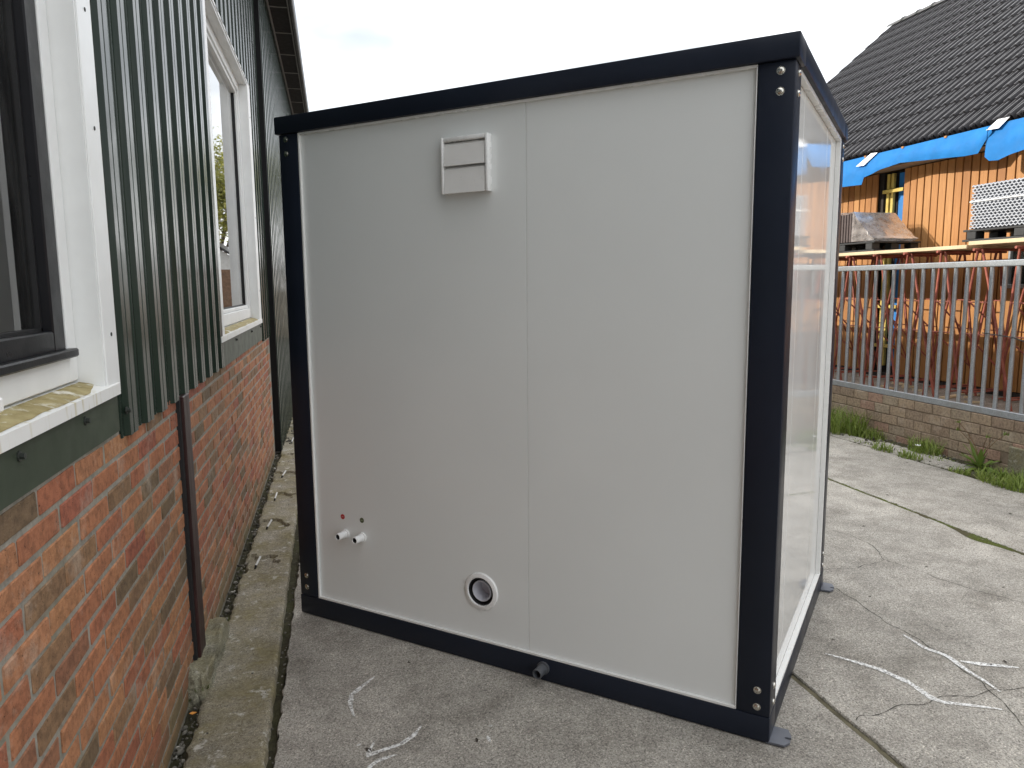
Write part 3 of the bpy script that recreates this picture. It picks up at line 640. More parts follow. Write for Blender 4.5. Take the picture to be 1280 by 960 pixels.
# wall panels; the left front panel has the drain hole
SEAM = -0.9695; RY = 0.016; DR = (-1.200, 0.322)
def panel_hole(x0, x1, z0, z1, y0, y1, hc, hr):
    bm = bmesh.new(); o4 = [bm.verts.new((x, y0, z)) for x, z in ((x0, z0), (x1, z0), (x1, z1), (x0, z1))]; n = 40
    ci = [bm.verts.new((hc[0]+hr*math.cos(2*math.pi*i/n), y0, hc[1]+hr*math.sin(2*math.pi*i/n))) for i in range(n)]
    ed = [bm.edges.new((o4[i], o4[(i+1) % 4])) for i in range(4)]+[bm.edges.new((ci[i], ci[(i+1) % n])) for i in range(n)]
    bmesh.ops.triangle_fill(bm, edges=ed, use_beauty=True)
    r = bmesh.ops.extrude_face_region(bm, geom=bm.faces[:]); bmesh.ops.translate(bm, verts=[v for v in r['geom'] if isinstance(v, bmesh.types.BMVert)], vec=(0, y1-y0, 0))
    bmesh.ops.recalc_face_normals(bm, faces=bm.faces[:]); me = bpy.data.meshes.new('wall_panel'); bm.to_mesh(me); bm.free(); me.materials.append(MT['panel']); return link('wall_panel', me, cab)
panel_hole(-W+PW+0.001, SEAM-0.0017, BZ+0.001, CZ-0.001, RY, 0.060, DR, 0.064)
MB().box(SEAM+0.0017, -PW-0.001, RY, 0.060, BZ+0.001, CZ-0.001, 0.0015).build('wall_panel', 'panel', cab)
MB().box(SEAM-0.004, SEAM+0.004, RY+0.0045, 0.02, BZ+0.002, CZ-0.002).build('panel_joint', 'trim_white', cab, smooth=False)
# side panels (right) and (left), (rear)
RS = 0.026
for a, b in ((PW+0.001, 0.388), (0.391, 1.10), (1.103, D-PW-0.001)): MB().box(-0.07, -RS, a, b, BZ+0.001, CZ-0.001, 0.0015).build('wall_panel', 'panel_gloss', cab)
for a, b in ((PW+0.001, 0.80), (0.803, D-PW-0.001)): MB().box(-W+0.02, -W+0.06, a, b, BZ+0.001, CZ-0.001, 0.0015).build('wall_panel', 'panel', cab)
MB().box(-W+PW+0.001, -PW-0.001, D-0.06, D-0.02, BZ+0.001, CZ-0.001, 0.0015).build('wall_panel', 'panel', cab)
def trim(*b): MB().box(*b, 0.001).build('panel_trim', 'trim_white', cab)
trim(-W+PW+0.0005, -W+PW+0.0095, 0.003, RY-0.0005, BZ+0.001, CZ-0.001); trim(-W+PW+0.010, -PW-0.0045, 0.003, RY-0.0005, BZ+0.001, BZ+0.011)
trim(-PW-0.004, -PW-0.0005, 0.003, RY-0.0005, BZ+0.001, CZ-0.001); trim(-W+PW+0.010, -PW-0.0045, 0.003, RY-0.0005, CZ-0.011, CZ-0.001)
trim(-RS+0.0005, -0.004, D-PW-0.032, D-PW-0.0005, BZ+0.001, CZ-0.001); trim(-RS+0.0005, -0.004, PW+0.001, D-PW-0.033, BZ+0.001, BZ+0.012); trim(-RS+0.0005, -0.004, PW+0.001, D-PW-0.033, CZ-0.018, CZ-0.001)
# bolts
def bolt(c, ax): MB().lathe(c, ax, [(0.0135, 0), (0.0135, 0.0012), (0.0105, 0.0014), (0.0095, 0.0045), (0.006, 0.0068), (0, 0.0075)], 16).build('bolt', 'zinc', cab)
for x, zs in ((-0.046, (2.291, 2.228, 0.195, 0.132)), (-2.212, (2.298, 2.234, 0.204, 0.145))):
    for z in zs: bolt((x, 0.0012, z), (0, -1, 0))
for y in (0.062, D-0.062):
    for z in (2.291, 2.228, 0.195, 0.132): bolt((-0.0012, y, z), (1, 0, 0))
# vent
x0, x1, z0, z1 = -1.341, -1.120, 1.992, 2.213
vt = MB(); vt.box(x0, x0+0.012, -0.020, RY, z0, z1, 0.004, 2); vt.box(x1-0.014, x1, -0.020, RY, z0, z1, 0.005, 2); vt.box(x0+0.0125, x1-0.0145, -0.018, RY, z1-0.018, z1-0.001, 0.004, 2); vt.box(x0+0.0125, x1-0.0145, 0.006, RY, z0+0.004, z1-0.02)
vo_ = vt.build('vent', 'plastic_white', cab)
zm = (z0+z1)/2-0.004
for a, b in ((zm+0.002, z1-0.0215), (z0+0.001, zm)):
    q = MB(); X0, X1 = x0+0.014, x1-0.016
    q.hexa([(X0, -0.0195, a), (X1, -0.0195, a), (X1, -0.0155, a), (X0, -0.0155, a), (X0, -0.0130, b-0.012), (X1, -0.0130, b-0.012), (X1, -0.009, b-0.010), (X0, -0.009, b-0.010)])
    q.hexa([(X0, -0.0128, b-0.0118), (X1, -0.0128, b-0.0118), (X1, -0.001, b-0.004), (X0, -0.001, b-0.004), (X0, -0.0128, b-0.0098), (X1, -0.0128, b-0.0098), (X1, -0.001, b), (X0, -0.001, b)])
    q.build('flap', 'plastic_flap', vo_, smooth=False)
# water connections with their stickers
for i, x in enumerate((-1.958, -1.855)):
    c = (x, RY, 0.456); p = MB().lathe(c, (0, -1, 0), [(0.024, 0), (0.024, 0.006), (0.0185, 0.009), (0.0180, 0.02), (0.0172, 0.0205), (0.0172, 0.054), (0.0158, 0.057), (0.0130, 0.057), (0.0130, 0.025)], 22).build('water_inlet', 'plastic_white', cab)
    MB().lathe((x, RY-0.040, 0.456), (0, -1, 0), [(0.0128, -0.02), (0.0128, 0.012), (0.007, 0.012), (0.007, -0.004), (0, -0.004)], 16).build('bore', 'rubber', p)
    s = MB().lathe((x-0.014 if i == 0 else x+0.001, RY, 0.538), (0, -1, 0), [(0.0125, 0), (0.0125, 0.0008), (0, 0.0008)], 20).build('sticker', ('sticker_red', 'sticker_green')[i], cab)
    s['label'] = ('round red sticker', 'round dark green sticker')[i]
    xs = (x-0.014 if i == 0 else x+0.001); MB().box(xs-0.006, xs+0.006, RY-0.0016, RY-0.0009, 0.5365, 0.5395).build('print_line', ('sticker_ink', 'sticker_ink2')[i], s, smooth=False)
# drain
dp = MB().lathe((DR[0], RY, DR[1]), (0, -1, 0), [(0.0835, 0.0), (0.0835, 0.002), (0.080, 0.007), (0.070, 0.010), (0.0645, 0.0105), (0.062, 0.008), (0.062, -0.02)], 44).build('drain', 'plastic_white', cab)
MB().lathe((DR[0], RY, DR[1]), (0, -1, 0), [(0.0625, -0.02), (0.0610, 0.004), (0.057, 0.005), (0.054, -0.015), (0.045, -0.016), (0.045, -0.10)], 40).build('seal', 'rubber', dp)
MB().lathe((DR[0], RY, DR[1]), (0, -1, 0), [(0.0465, -0.09), (0.0465, -0.002), (0.0455, 0.0), (0.0425, 0.0), (0.0415, -0.002), (0.040, -0.07), (0, -0.075)], 40).build('pipe', 'pipe_light', dp)
# overflow stub on the base beam
op = MB().lathe((-0.893, 0, 0.060), (0, -1, 0), [(0.027, 0), (0.027, 0.010), (0.021, 0.011), (0.021, 0.060), (0.0195, 0.062), (0.0165, 0.062), (0.0160, 0.012), (0, 0.012)], 24).build('overflow_pipe', 'pipe_grey', cab)
# foot plates
def foot(y0, y1, ex):
    P = [(-0.01, y0), (ex*0.75, y0+0.004), (ex*0.98, y0+0.028), (ex, y0+0.045), (ex*0.72, y0+0.048), (ex*0.66, y0+0.053), (ex*0.72, y0+0.058), (ex, y0+0.061), (ex*0.98, y1-0.036), (ex*0.75, y1), (-0.01, y1)]
    bm = bmesh.new(); v = [bm.verts.new((x, y, 0.004)) for x, y in P]; f = bm.faces.new(v); r = bmesh.ops.extrude_face_region(bm, geom=[f]); bmesh.ops.translate(bm, verts=[q for q in r['geom'] if isinstance(q, bmesh.types.BMVert)], vec=(0, 0, 0.008))
    bmesh.ops.recalc_face_normals(bm, faces=bm.faces[:]); me = bpy.data.meshes.new('foot_plate'); bm.to_mesh(me); bm.free(); me.materials.append(MT['foot']); link('foot_plate', me, cab)
MT['foot'] = plain('foot_steel', (0.13, 0.14, 0.165), 0.4, 0.2)
foot(0.0, 0.108, 0.066); foot(D-0.108, D, 0.060)

# ------------------------------------------------------------------ low wall and steel fence on the right
FX = 5.6
lw = thing('low_brick_wall', 'low brown brick wall with weeds along its foot, carrying the steel fence', 'wall', (FX, 6.0, 0))
FO = Vector((FX, 6.0, 0))
MB(FO).box(FX+0.006, FX+0.20, -6.0, 14.0, -0.05, 0.438).build('core', 'mortar_brown', lw, smooth=False)
LV = [brick_mesh(0.213, 0.088, 140+i, 0.06) for i in range(6)]
for m_ in LV:
    m_.materials.append(MT['brick_low'])
    for v in m_.vertices: v.co.x = -v.co.x
for c in range(5):
    zc = 0.445-0.045-c*0.0985
    for k in range(48):
        yy = 3.3+k*0.222+(0.111 if c % 2 else 0)
        if yy > 13.8: continue
        if yy < 4.98 and 0.0 < zc < 0.2: continue
        if zc < 0 and yy > 9: continue
        o = link('brick', rnd.choice(LV), lw, Vector((FX+rnd.uniform(-0.003, 0.004), yy, zc))-FO); o.rotation_euler = (rnd.uniform(-0.012, 0.012), 0, rnd.uniform(-0.015, 0.015))
join_meshes('distant_bricks', [(rnd.choice(LV), Matrix.Translation(Vector((FX+rnd.uniform(-0.003, 0.004), 3.3-(k+1)*0.222+(0.111 if c % 2 else 0), 0.400-c*0.0985))-FO)) for c in range(5) for k in range(41)], 'brick_low', lw)
MB(FO).box(FX-0.015, FX+0.15, 3.2, 4.99, -0.04, 0.222, 0.01).build('footing', 'lump', lw)
fe = thing('steel_fence', 'galvanised steel bar fence standing on the low brown brick wall', 'fence', (FX+0.06, 6.0, 0.445)); EO = Vector((FX+0.06, 6.0, 0.445)); fx = FX+0.03
MB(EO).box(fx-0.022, fx+0.028, -6.0, 13.6, 0.449, 0.510, 0.004).build('bottom_rail', 'galv', fe); MB(EO).box(fx-0.024, fx+0.030, -6.0, 13.6, 1.752, 1.806, 0.006).build('top_rail', 'galv', fe)
bar0 = MB().tube((0, 0, 0.508), (0, 0, 1.755), 0.0185, n=12, cap=False); bm_ = bar0.build('bar', 'galv', fe); first = True
yy = -5.85
k0 = 0
while yy < 13.5:
    o = bm_ if first else link('bar', bm_.data, fe); first = False
    o.location = Vector((fx+0.003, 5.067+(k0-84)*0.1300, 0))-EO; o.rotation_euler = (rnd.uniform(-0.002, 0.002), rnd.uniform(-0.002, 0.002), rnd.uniform(0, 6)); k0 += 1; yy = 5.067+(k0-84)*0.13
tb = MB(); P = [(fx-0.02, 5.36, 1.170), (fx-0.028, 5.31, 1.168), (fx-0.028, 5.05, 1.150), (fx-0.026, 4.92, 1.118), (fx-0.026, 4.7, 1.11)]
for a, b in zip(P, P[1:]): tb.tube(a, b, 0.005, n=6)
tag(tb.build('cable', 'cable'), 'thin black cable strung along the fence bars', 'cable')

# ------------------------------------------------------------------ building plot behind the fence
PZ = 0.36
plot = struct(MB().box(5.805, 40, -6.0, 40, -0.05, PZ).build('building_plot', 'plot', smooth=False))
# timber house
HX = 7.2
HO = Vector((HX, 9.0, PZ))
hs = thing('timber_house', 'timber clad house under construction with dark tiled roof', 'house', HO)
MB(HO).box(HX+0.05, HX+0.25, -2.0, 8.245, PZ, 3.08).build('inner_wall', 'cladback', hs, smooth=False); MB(HO).box(HX+0.05, HX+0.25, 8.64, 13.0, PZ, 3.08).build('inner_wall', 'cladback', hs, smooth=False)
MB(HO).box(HX+0.14, HX+0.25, 8.245, 8.64, PZ, 3.08).build('inner_wall', 'cladback', hs, smooth=False)
MB(HO).box(HX-0.03, HX+0.05, -2.0, 13.0, PZ-0.02, PZ+0.05).build('plinth', 'cladback', hs, smooth=False)
# boards one by one
wv = [MB().box(0, 0.022, 0, 0.106, 0, 1.0, 0.002).build('facade_board', 'larch', hs) for _ in range(1)]
first = True; yy = 4.2-53*0.1155; bi = 0
me_full = {}
def board(y, z0, z1):
    key = (round(z0, 3), round(z1, 3), rnd.randrange(2))
    if key not in me_full:
        b = MB(); b.box(0, 0.022, 0, 0.1005-0.003*key[2], 0, z1-z0, 0.002); me = bpy.data.meshes.new('facade_board'); bmesh.ops.recalc_face_normals(b.bm, faces=b.bm.faces[:]); b.bm.to_mesh(me); b.bm.free(); me.materials.append(MT['larch']); me_full[key] = me
    link('facade_board', me_full[key], hs, Vector((HX+rnd.uniform(-0.002, 0.002), y, z0))-HO)
bpy.data.objects.remove(wv[0])
while yy < 12.95:
    if 8.20 < yy < 8.62 and yy+0.1 > 8.25: pass
    elif 4.15 < yy < 6.60: board(yy, 0.42, 1.545); board(yy, 2.06, 3.07)
    else: board(yy, 0.42, 3.07)
    yy += 0.1155
# opening with battens and membrane
MB(HO).box(HX+0.115, HX+0.13, 8.26, 8.44, 0.5, 3.05).build('membrane_sheet', 'membrane2', hs, smooth=False)
for y in (8.465, 8.545): MB(HO).box(HX+0.05, HX+0.085, y, y+0.045, 0.5, 3.05, 0.002).build('batten', 'batten', hs)
for z in (0.75, 1.28, 1.80, 2.36, 2.80): MB(HO).box(HX+0.02, HX+0.049, 8.262, 8.63, z, z+0.045, 0.002).build('batten', 'batten', hs)
# dark window opening with pale frame
wn = MB(HO); wn.box(HX+0.0, HX+0.05, 6.60, 6.64, 1.55, 2.055, 0.003); wn.box(HX-0.02, HX+0.05, 4.2, 6.599, 1.548, 1.592, 0.003); wn.box(HX, HX+0.05, 5.4, 5.45, 1.593, 2.055, 0.003)
wo2 = wn.build('window', 'galv', hs); MB(HO).box(HX+0.035, HX+0.045, 4.2, 6.599, 1.593, 2.055).build('pane', 'glass', wo2, smooth=False)
# eaves and roof
EX, EZ, PA = 6.95, 3.30, R(40); dv = Vector((math.cos(PA), 0, math.sin(PA))); nv = Vector((-math.sin(PA), 0, math.cos(PA)))
MB(HO).box(6.965, HX+0.06, -2.0, 13.0, 3.085, 3.105).build('soffit', 'soffit_wood', hs, smooth=False)
MB(HO).box(6.962, 6.985, -2.0, 13.0, 3.11, 3.285).build('fascia', 'soffit_wood', hs, smooth=False)
for i in range(14):
    y = 4.0+i*0.66; MB(HO).box(6.925, 6.96, y, y+0.035, 3.268, 3.292).build('batten_end', 'larch', hs, smooth=False)
def rp(y, s, h): return Vector((EX, y, EZ))+dv*s+nv*h
SL = 5.12; Y0R, Y1R = -2.1, 13.02; Rid = rp(0, SL, 0)
dk = MB(HO); a = rp(Y0R, 0.03, -0.05); b = rp(Y0R, SL, -0.05)
dk.hexa([(a.x, Y0R, a.z-0.08), (a.x, Y1R-0.05, a.z-0.08), (b.x, Y1R-0.05, b.z-0.08), (b.x, Y0R, b.z-0.08), (a.x, Y0R, a.z), (a.x, Y1R-0.05, a.z), (b.x, Y1R-0.05, b.z), (b.x, Y0R, b.z)])
fxr = 2*Rid.x-EX
dk.hexa([(b.x, Y0R, b.z-0.08), (b.x, Y1R-0.05, b.z-0.08), (fxr, Y1R-0.05, EZ-0.1), (fxr, Y0R, EZ-0.1), (b.x, Y0R, b.z+0.05), (b.x, Y1R-0.05, b.z+0.05), (fxr, Y1R-0.05, EZ+0.03), (fxr, Y0R, EZ+0.03)])
roof = dk.build('roof', 'tile', hs, smooth=False)
gb = MB(HO); gb.hexa([(HX+0.06, 12.9, PZ), (fxr-0.3, 12.9, PZ), (fxr-0.3, 13.0, PZ), (HX+0.06, 13.0, PZ), (HX+0.06, 12.9, 3.28), (fxr-0.3, 12.9, 3.28), (fxr-0.3, 13.0, 3.28), (HX+0.06, 13.0, 3.28)])
gb.hexa([(EX+0.3, 12.9, 3.3), (fxr-0.3, 12.9, 3.3), (fxr-0.3, 13.0, 3.3), (EX+0.3, 13.0, 3.3), (Rid.x-0.05, 12.9, Rid.z-0.2), (Rid.x+0.05, 12.9, Rid.z-0.2), (Rid.x+0.05, 13.0, Rid.z-0.2), (Rid.x-0.05, 13.0, Rid.z-0.2)]); gb.build('gable_wall', 'larch', hs, smooth=False)
gb = MB(HO); gb.hexa([(EX+0.3, -2.08, 3.12), (fxr-0.3, -2.08, 3.12), (fxr-0.3, -1.98, 3.12), (EX+0.3, -1.98, 3.12), (Rid.x-0.05, -2.08, Rid.z-0.2), (Rid.x+0.05, -2.08, Rid.z-0.2), (Rid.x+0.05, -1.98, Rid.z-0.2), (Rid.x-0.05, -1.98, Rid.z-0.2)]); gb.build('gable_wall', 'larch', hs, smooth=False)
MB(HO).box(HX+0.05, fxr-0.3, -2.1, -2.0, PZ, 3.1).build('end_wall', 'larch', hs, smooth=False); MB(HO).box(fxr-0.4, fxr-0.3, -2.0, 12.9, PZ, 3.1).build('rear_wall', 'larch', hs, smooth=False)
def tile_mesh():
    TW, TL = 0.292, 0.405; prof = []
    for q in range(2):
        o_ = q*0.146; prof += [(o_+0.000, -0.036), (o_+0.004, 0.018), (o_+0.013, 0.036), (o_+0.029, 0.036), (o_+0.039, 0.018), (o_+0.043, -0.036), (o_+0.073, -0.036), (o_+0.077, 0.016), (o_+0.086, 0.032), (o_+0.102, 0.032), (o_+0.112, 0.016), (o_+0.116, -0.036)]
    prof.append((0.292, -0.036)); vs = []; fs = []; n = len(prof)
    for i, (u, h) in enumerate(prof):
        main = 1.45 if (0.003 < (u % 0.146) < 0.040) else 1.0
        for s, lift, dz, kf in ((0.0, 0.014, -0.020, main), (0.0, 0.014, 0.0, main), (TL, 0.0, 0.0, 1.0)):
            hh = h*kf+lift+dz; vs.append((math.cos(PA)*s-math.sin(PA)*hh, u, math.sin(PA)*s+math.cos(PA)*hh))
        if i:
            a = 3*(i-1); fs += [(a, a+3, a+4, a+1), (a+1, a+4, a+5, a+2)]
    me = bpy.data.meshes.new('roof_tile'); me.from_pydata(vs, [], fs); me.materials.append(MT['tile'])
    for p in me.polygons: p.use_smooth = True
    me.set_sharp_from_angle(angle=R(24)); me.update(); return me
TM = tile_mesh(); tl = []
for r in range(14):
    for c in range(int((Y1R-Y0R)/0.292)): tl.append((r, Y1R-(c+1)*0.292))
camv = Vector((0, 0, CAM_H))
def vis(q):
    p = rp(q[1]+0.15, q[0]*0.365, 0)-camv; d = p.dot(fw); u = 640+F_PX*p.dot(rt)/d; v = 480-F_PX*p.dot(up)/d
    return (0 if (1030 < u < 1300 and -25 < v < 230) else 1, p.length)
tl.sort(key=vis)
for r, y in tl[:298]: link('roof_tile', TM, roof, rp(y, r*0.365, rnd.uniform(0, 0.003))-HO)
if tl[298:]: o = join_meshes('distant_tiles', [(TM, Matrix.Translation(rp(y, r*0.365, 0)-HO)) for r, y in tl[298:]], 'tile', roof)
rm = MB()
for i in range(9):
    pass
def ridge_mesh():
    vs = []; fs = []; n = 8
    for j, (y, k) in enumerate(((0, 1.12), (0.03, 1.12), (0.03, 1.0), (0.40, 0.94))):
        for i in range(n+1): t = math.pi*i/n; vs.append((0.11*k*math.cos(t), y, 0.085*k*math.sin(t)))
        if j:
            for i in range(n): a = (j-1)*(n+1)+i; fs.append((a, a+1, a+n+2, a+n+1))
    me = bpy.data.meshes.new('ridge_tile'); me.from_pydata(vs, [], fs); me.materials.append(MT['tile_edge']); me.update(); return me
RM = ridge_mesh()
for i in range(41): link('ridge_tile', RM, roof, Vector((Rid.x, Y1R-0.04-(i+1)*0.365, Rid.z-0.01))-HO)
# blue membrane hanging from the eaves, two strips
def strip(name, pts, label, seed):
    """pts: (y, z of lower edge); hangs from the eaves and bellies outwards"""
    vs = []; fs = []; nk = 8; ylist = []
    for (ya, za), (yb, zb) in zip(pts, pts[1:]):
        n = max(1, int(abs(yb-ya)/0.05))
        for i in range(n): ylist.append((ya+(yb-ya)*i/n, za+(zb-za)*i/n))
    ylist.append(pts[-1]); m = nk+1
    for side in (0, 1):
        for (y, zb) in ylist:
            for k in range(m):
                t = k/nk; z = 3.285+(zb-3.285)*t; x = 6.952-0.012-0.055*math.sin(t*1.9)+0.02*noise.noise(Vector((y*3.0, t*1.5, seed)))*t+0.012*noise.noise(Vector((y*9, t*3, seed)))*t
                vs.append((x+0.002*side, y, z))
    L_ = len(ylist)
    for i in range(L_-1):
        for k in range(nk):
            a = i*m+k; fs.append((a, a+m, a+m+1, a+1)); b = a+L_*m; fs.append((b, b+1, b+m+1, b+m))
    o = fromdata(name, vs, fs, 'membrane', smooth=True); return tag(o, label, 'membrane')
s1 = strip('eaves_membrane', [(12.9, 2.93), (11.0, 2.90), (9.05, 2.935), (8.635, 2.915), (8.60, 3.005), (8.45, 3.025), (8.30, 3.06), (7.95, 3.09), (7.4, 3.045), (7.0, 3.01), (6.83, 3.01), (6.74, 3.12), (6.66, 3.20)], 'long blue membrane strip hanging from the eaves of the timber house', 2.0)
s2 = strip('eaves_membrane', [(6.71, 3.24), (6.715, 3.05), (6.72, 2.955), (6.66, 2.905), (6.55, 2.893), (6.42, 2.925), (6.25, 2.95), (5.9, 2.93), (5.2, 2.96), (4.3, 2.93), (2.5, 2.97), (0.5, 2.94), (-1.9, 2.95)], 'bright blue membrane strip above the grey stack, past the gap in the eaves', 6.0)
def tape(pts, par): 
    b = MB(); b.poly([(6.875+dx, y, z) for y, z, dx in pts]); b.poly([(6.877+dx, y, z) for y, z, dx in pts][::-1]); b.build('tape', 'tape', par, smooth=False)
tape([(8.74, 3.165, -0.004), (8.585, 3.155, -0.004), (8.40, 3.292, 0.045), (8.52, 3.302, 0.045)], s1); tape([(6.73, 3.235, 0.012), (6.575, 3.225, 0.012), (6.49, 3.325, 0.055), (6.63, 3.332, 0.055)], s2)

# scaffold: decks on red trestles
DX0, DX1 = 6.15, 6.98
def deck(y0, y1, z, label, n=4):
    t = thing('scaffold_deck', label, 'scaffold deck', (6.5, (y0+y1)/2, z), 0, 'decks on the red trestles'); o_ = Vector((6.5, (y0+y1)/2, z)); wd = (DX1-DX0)/n
    for i in range(n): MB(o_).box(DX0+i*wd+0.003, DX0+(i+1)*wd-0.003, y0+rnd.uniform(-0.03, 0.03), y1+rnd.uniform(-0.03, 0.03), z-0.034, z+rnd.uniform(0, 0.006), 0.003).build('deck_board', 'ply', t)
deck(6.17, 11.2, 1.985, 'long plywood scaffold deck carrying the film wrapped tile pack'); deck(3.6, 6.13, 2.015, 'short plywood scaffold deck under the pallet of grey sheets')
def trestle(y0, label, spread=0.36):
    t = thing('trestle', label, 'trestle', (6.55, y0, PZ), 0, 'red trestles under the scaffold decks'); o_ = Vector((6.55, y0, PZ)); top = 1.935
    MB(o_).tube((6.12, y0, top), (7.0, y0, top), 0.014, n=8).build('top_beam', 'red_steel', t)
    for xa, xb in ((6.20, 6.30), (6.90, 6.86)):
        for s in (-1, 1): MB(o_).tube((xa, y0+s*0.025, top), (xb, y0+s*spread*rnd.uniform(0.9, 1.1), PZ+0.01), 0.0125, n=8).build('leg', 'red_steel', t)
        for z, k in ((1.42, 0.34), (1.10, 0.55)): MB(o_).tube((xa+0.03, y0-spread*k, z), (xa+0.03, y0+spread*k, z), 0.007, n=6).build('cross_bar', 'red_steel', t)
    for s in (-1, 1):
        MB(o_).tube((6.30, y0+s*spread*0.92, PZ+0.12), (6.86, y0+s*spread*0.92, PZ+0.12), 0.008, n=6).build('side_rail', 'red_steel', t)
        MB(o_).tube((6.24, y0+s*spread*0.34, 1.42), (6.86, y0-s*spread*0.8, PZ+0.3), 0.009, n=6).build('brace', 'red_steel', t)
for y0, lb in ((5.1, 'red trestle nearest the right edge under the short deck'), (6.02, 'red trestle under the joint between the two decks'), (6.93, 'red trestle left of the deck joint, below the long deck'), (7.87, 'red trestle right of the blue membrane opening'), (8.8, 'red trestle hidden mostly behind the cabin edge, farthest of the row'), (5.56, 'red trestle in the middle of the short deck'), (6.47, 'narrow red trestle just left of the deck joint'), (7.40, 'red trestle in the middle of the long deck'), (8.33, 'red trestle in front of the blue membrane opening')): trestle(y0, lb, 0.36 if y0 in (5.1, 6.02, 6.93, 7.87, 8.8) else 0.25)
def pallet(y0, y1, x0, x1, z, label):
    o_ = Vector(((x0+x1)/2, (y0+y1)/2, z)); t = thing('pallet', label, 'pallet', o_, 0, 'black pallets on the decks')
    MB(o_).box(x0, x1, y0, y1, z+0.001, z+0.022, 0.003).build('bottom_board', 'pallet', t)
    for k in range(3):
        yc = y0+(y1-y0)*(0.08+0.42*k)
        for xc in (x0+0.06, (x0+x1)/2, x1-0.06): MB(o_).box(xc-0.055, xc+0.055, yc-0.055, yc+0.055, z+0.024, z+0.098, 0.004).build('block', 'pallet', t)
    for k in range(4): xa = x0+(x1-x0)*k/4; MB(o_).box(xa+0.005, xa+(x1-x0)/4-0.005, y0, y1, z+0.1, z+0.12, 0.003).build('top_board', 'pallet', t)
pallet(5.05, 6.33, 6.28, 6.95, 2.025, 'black pallet carrying the grey corrugated sheets')
pallet(7.60, 8.75, 6.28, 6.95, 1.995, 'black pallet under the film wrapped brown tiles')
# stack of grey wavy sheets: their ends make rows of holes
st = thing('sheet_stack', 'strapped stack of grey corrugated sheets with rows of holes on black pallet', 'sheet stack', (6.6, 5.7, 2.147)); so = Vector((6.6, 5.7, 2.147))
nl = 16; dzl = 0.0272
def wave(y0, y1, x0, x1, z, ph):
    pit = 0.046; n = int((y1-y0)/pit*6); vs = []; fs = []
    for i in range(n+1):
        y = y0+(y1-y0)*i/n; h = 0.0072*math.sin(2*math.pi*(y-y0)/pit+ph)
        for x in (x0, x1):
            for d in (0, 0.0115): vs.append(Vector((x, y, z+h+d))-so)
        if i:
            a = 4*(i-1); fs += [(a, a+4, a+5, a+1), (a+2, a+3, a+7, a+6), (a+1, a+5, a+7, a+3), (a, a+2, a+6, a+4)]
    return fromdata('wavy_sheet', vs, fs, 'grey_sheet', st)
for i in range(nl):
    j = rnd.uniform(-0.006, 0.006); wave(5.12, 6.27+j, 6.30+rnd.uniform(0, 0.008), 6.90, 2.158+i*dzl, math.pi*(i % 2)+rnd.uniform(-0.3, 0.3))
sb = MB(so); sb.box(6.294, 6.298, 5.11, 6.284, 2.415, 2.427); sb.box(6.298, 6.90, 6.282, 6.286, 2.415, 2.427); sb.build('strap', 'strap', st, smooth=False)
# tiles wrapped in film
tp = thing('tile_pack', 'brown roof tiles stacked on edge under torn clear film on the long deck', 'tile pack', (6.6, 8.4, 2.117)); to = Vector((6.6, 8.4, 2.117))
for i in range(14):
    y = 8.03+i*0.05; MB(to).box(6.33, 6.88, y, y+0.034, 2.125, 2.475+rnd.uniform(-0.004, 0.006), 0.003).build('tile', 'brown_tile', tp)
fv = []; ff = []; prof = [(8.76, 2.12), (8.76, 2.48), (8.4, 2.50), (8.02, 2.492), (7.93, 2.40), (7.80, 2.28), (7.68, 2.18), (7.62, 2.15), (7.66, 2.13), (7.9, 2.127)]
rows = []
for i, ((ya, za), (yb, zb)) in enumerate(zip(prof, prof[1:])):
    for q in range(4): rows.append((ya+(yb-ya)*q/4, za+(zb-za)*q/4))
rows.append(prof[-1])
for y, z in rows:
    for k in range(13):
        x = 6.30+0.62*k/12; nn = Vector((x*9, y*9, z*9)); fv.append(Vector((x+0.012*noise.noise(nn), y+0.016*noise.noise(nn+Vector((5, 0, 0))), z+0.010*noise.noise(nn+Vector((9, 0, 0)))))-to)
for i in range(len(rows)-1):
    for k in range(12): a = i*13+k; ff.append((a, a+1, a+14, a+13))
nb = len(fv)
skirt = rows[12:29]
for (y, z) in skirt:       # front skirt of film
    for q in range(5): t = q/4; nn = Vector((3, y*9, t*5)); fv.append(Vector((6.298-0.012*t+0.012*noise.noise(nn), y, 2.125+(z-2.125)*(1-t)))-to)
for i in range(len(skirt)-1):
    for q in range(4): a = nb+i*5+q; ff.append((a, a+1, a+6, a+5))
fromdata('film', fv, ff, 'film', tp, smooth=True)
# rubble and offcuts behind the fence
t_ = []
for i in range(26):
    x = rnd.uniform(5.85, 6.9); y = rnd.uniform(4.4, 8.4); a = rnd.uniform(0, 3.1); l_ = rnd.uniform(0.05, 0.3); wd = rnd.uniform(0.02, 0.06); t_.append((x, y, a, l_, wd))
ob = MB()
for x, y, a, l_, wd in t_:
    c_, s_ = math.cos(a)*l_/2, math.sin(a)*l_/2; p_, q_ = -math.sin(a)*wd/2, math.cos(a)*wd/2; z = PZ+0.003
    ob.hexa([(x-c_-p_, y-s_-q_, z), (x+c_-p_, y+s_-q_, z), (x+c_+p_, y+s_+q_, z), (x-c_+p_, y-s_+q_, z), (x-c_-p_, y-s_-q_, z+0.02), (x+c_-p_, y+s_-q_, z+0.02), (x+c_+p_, y+s_+q_, z+0.025), (x-c_+p_, y-s_+q_, z+0.02)])
o = stuff(ob.build('building_rubble', 'ply', smooth=False)); o['label'] = 'pale offcuts and rubble littering the ground behind the fence'; o['category'] = 'rubble'

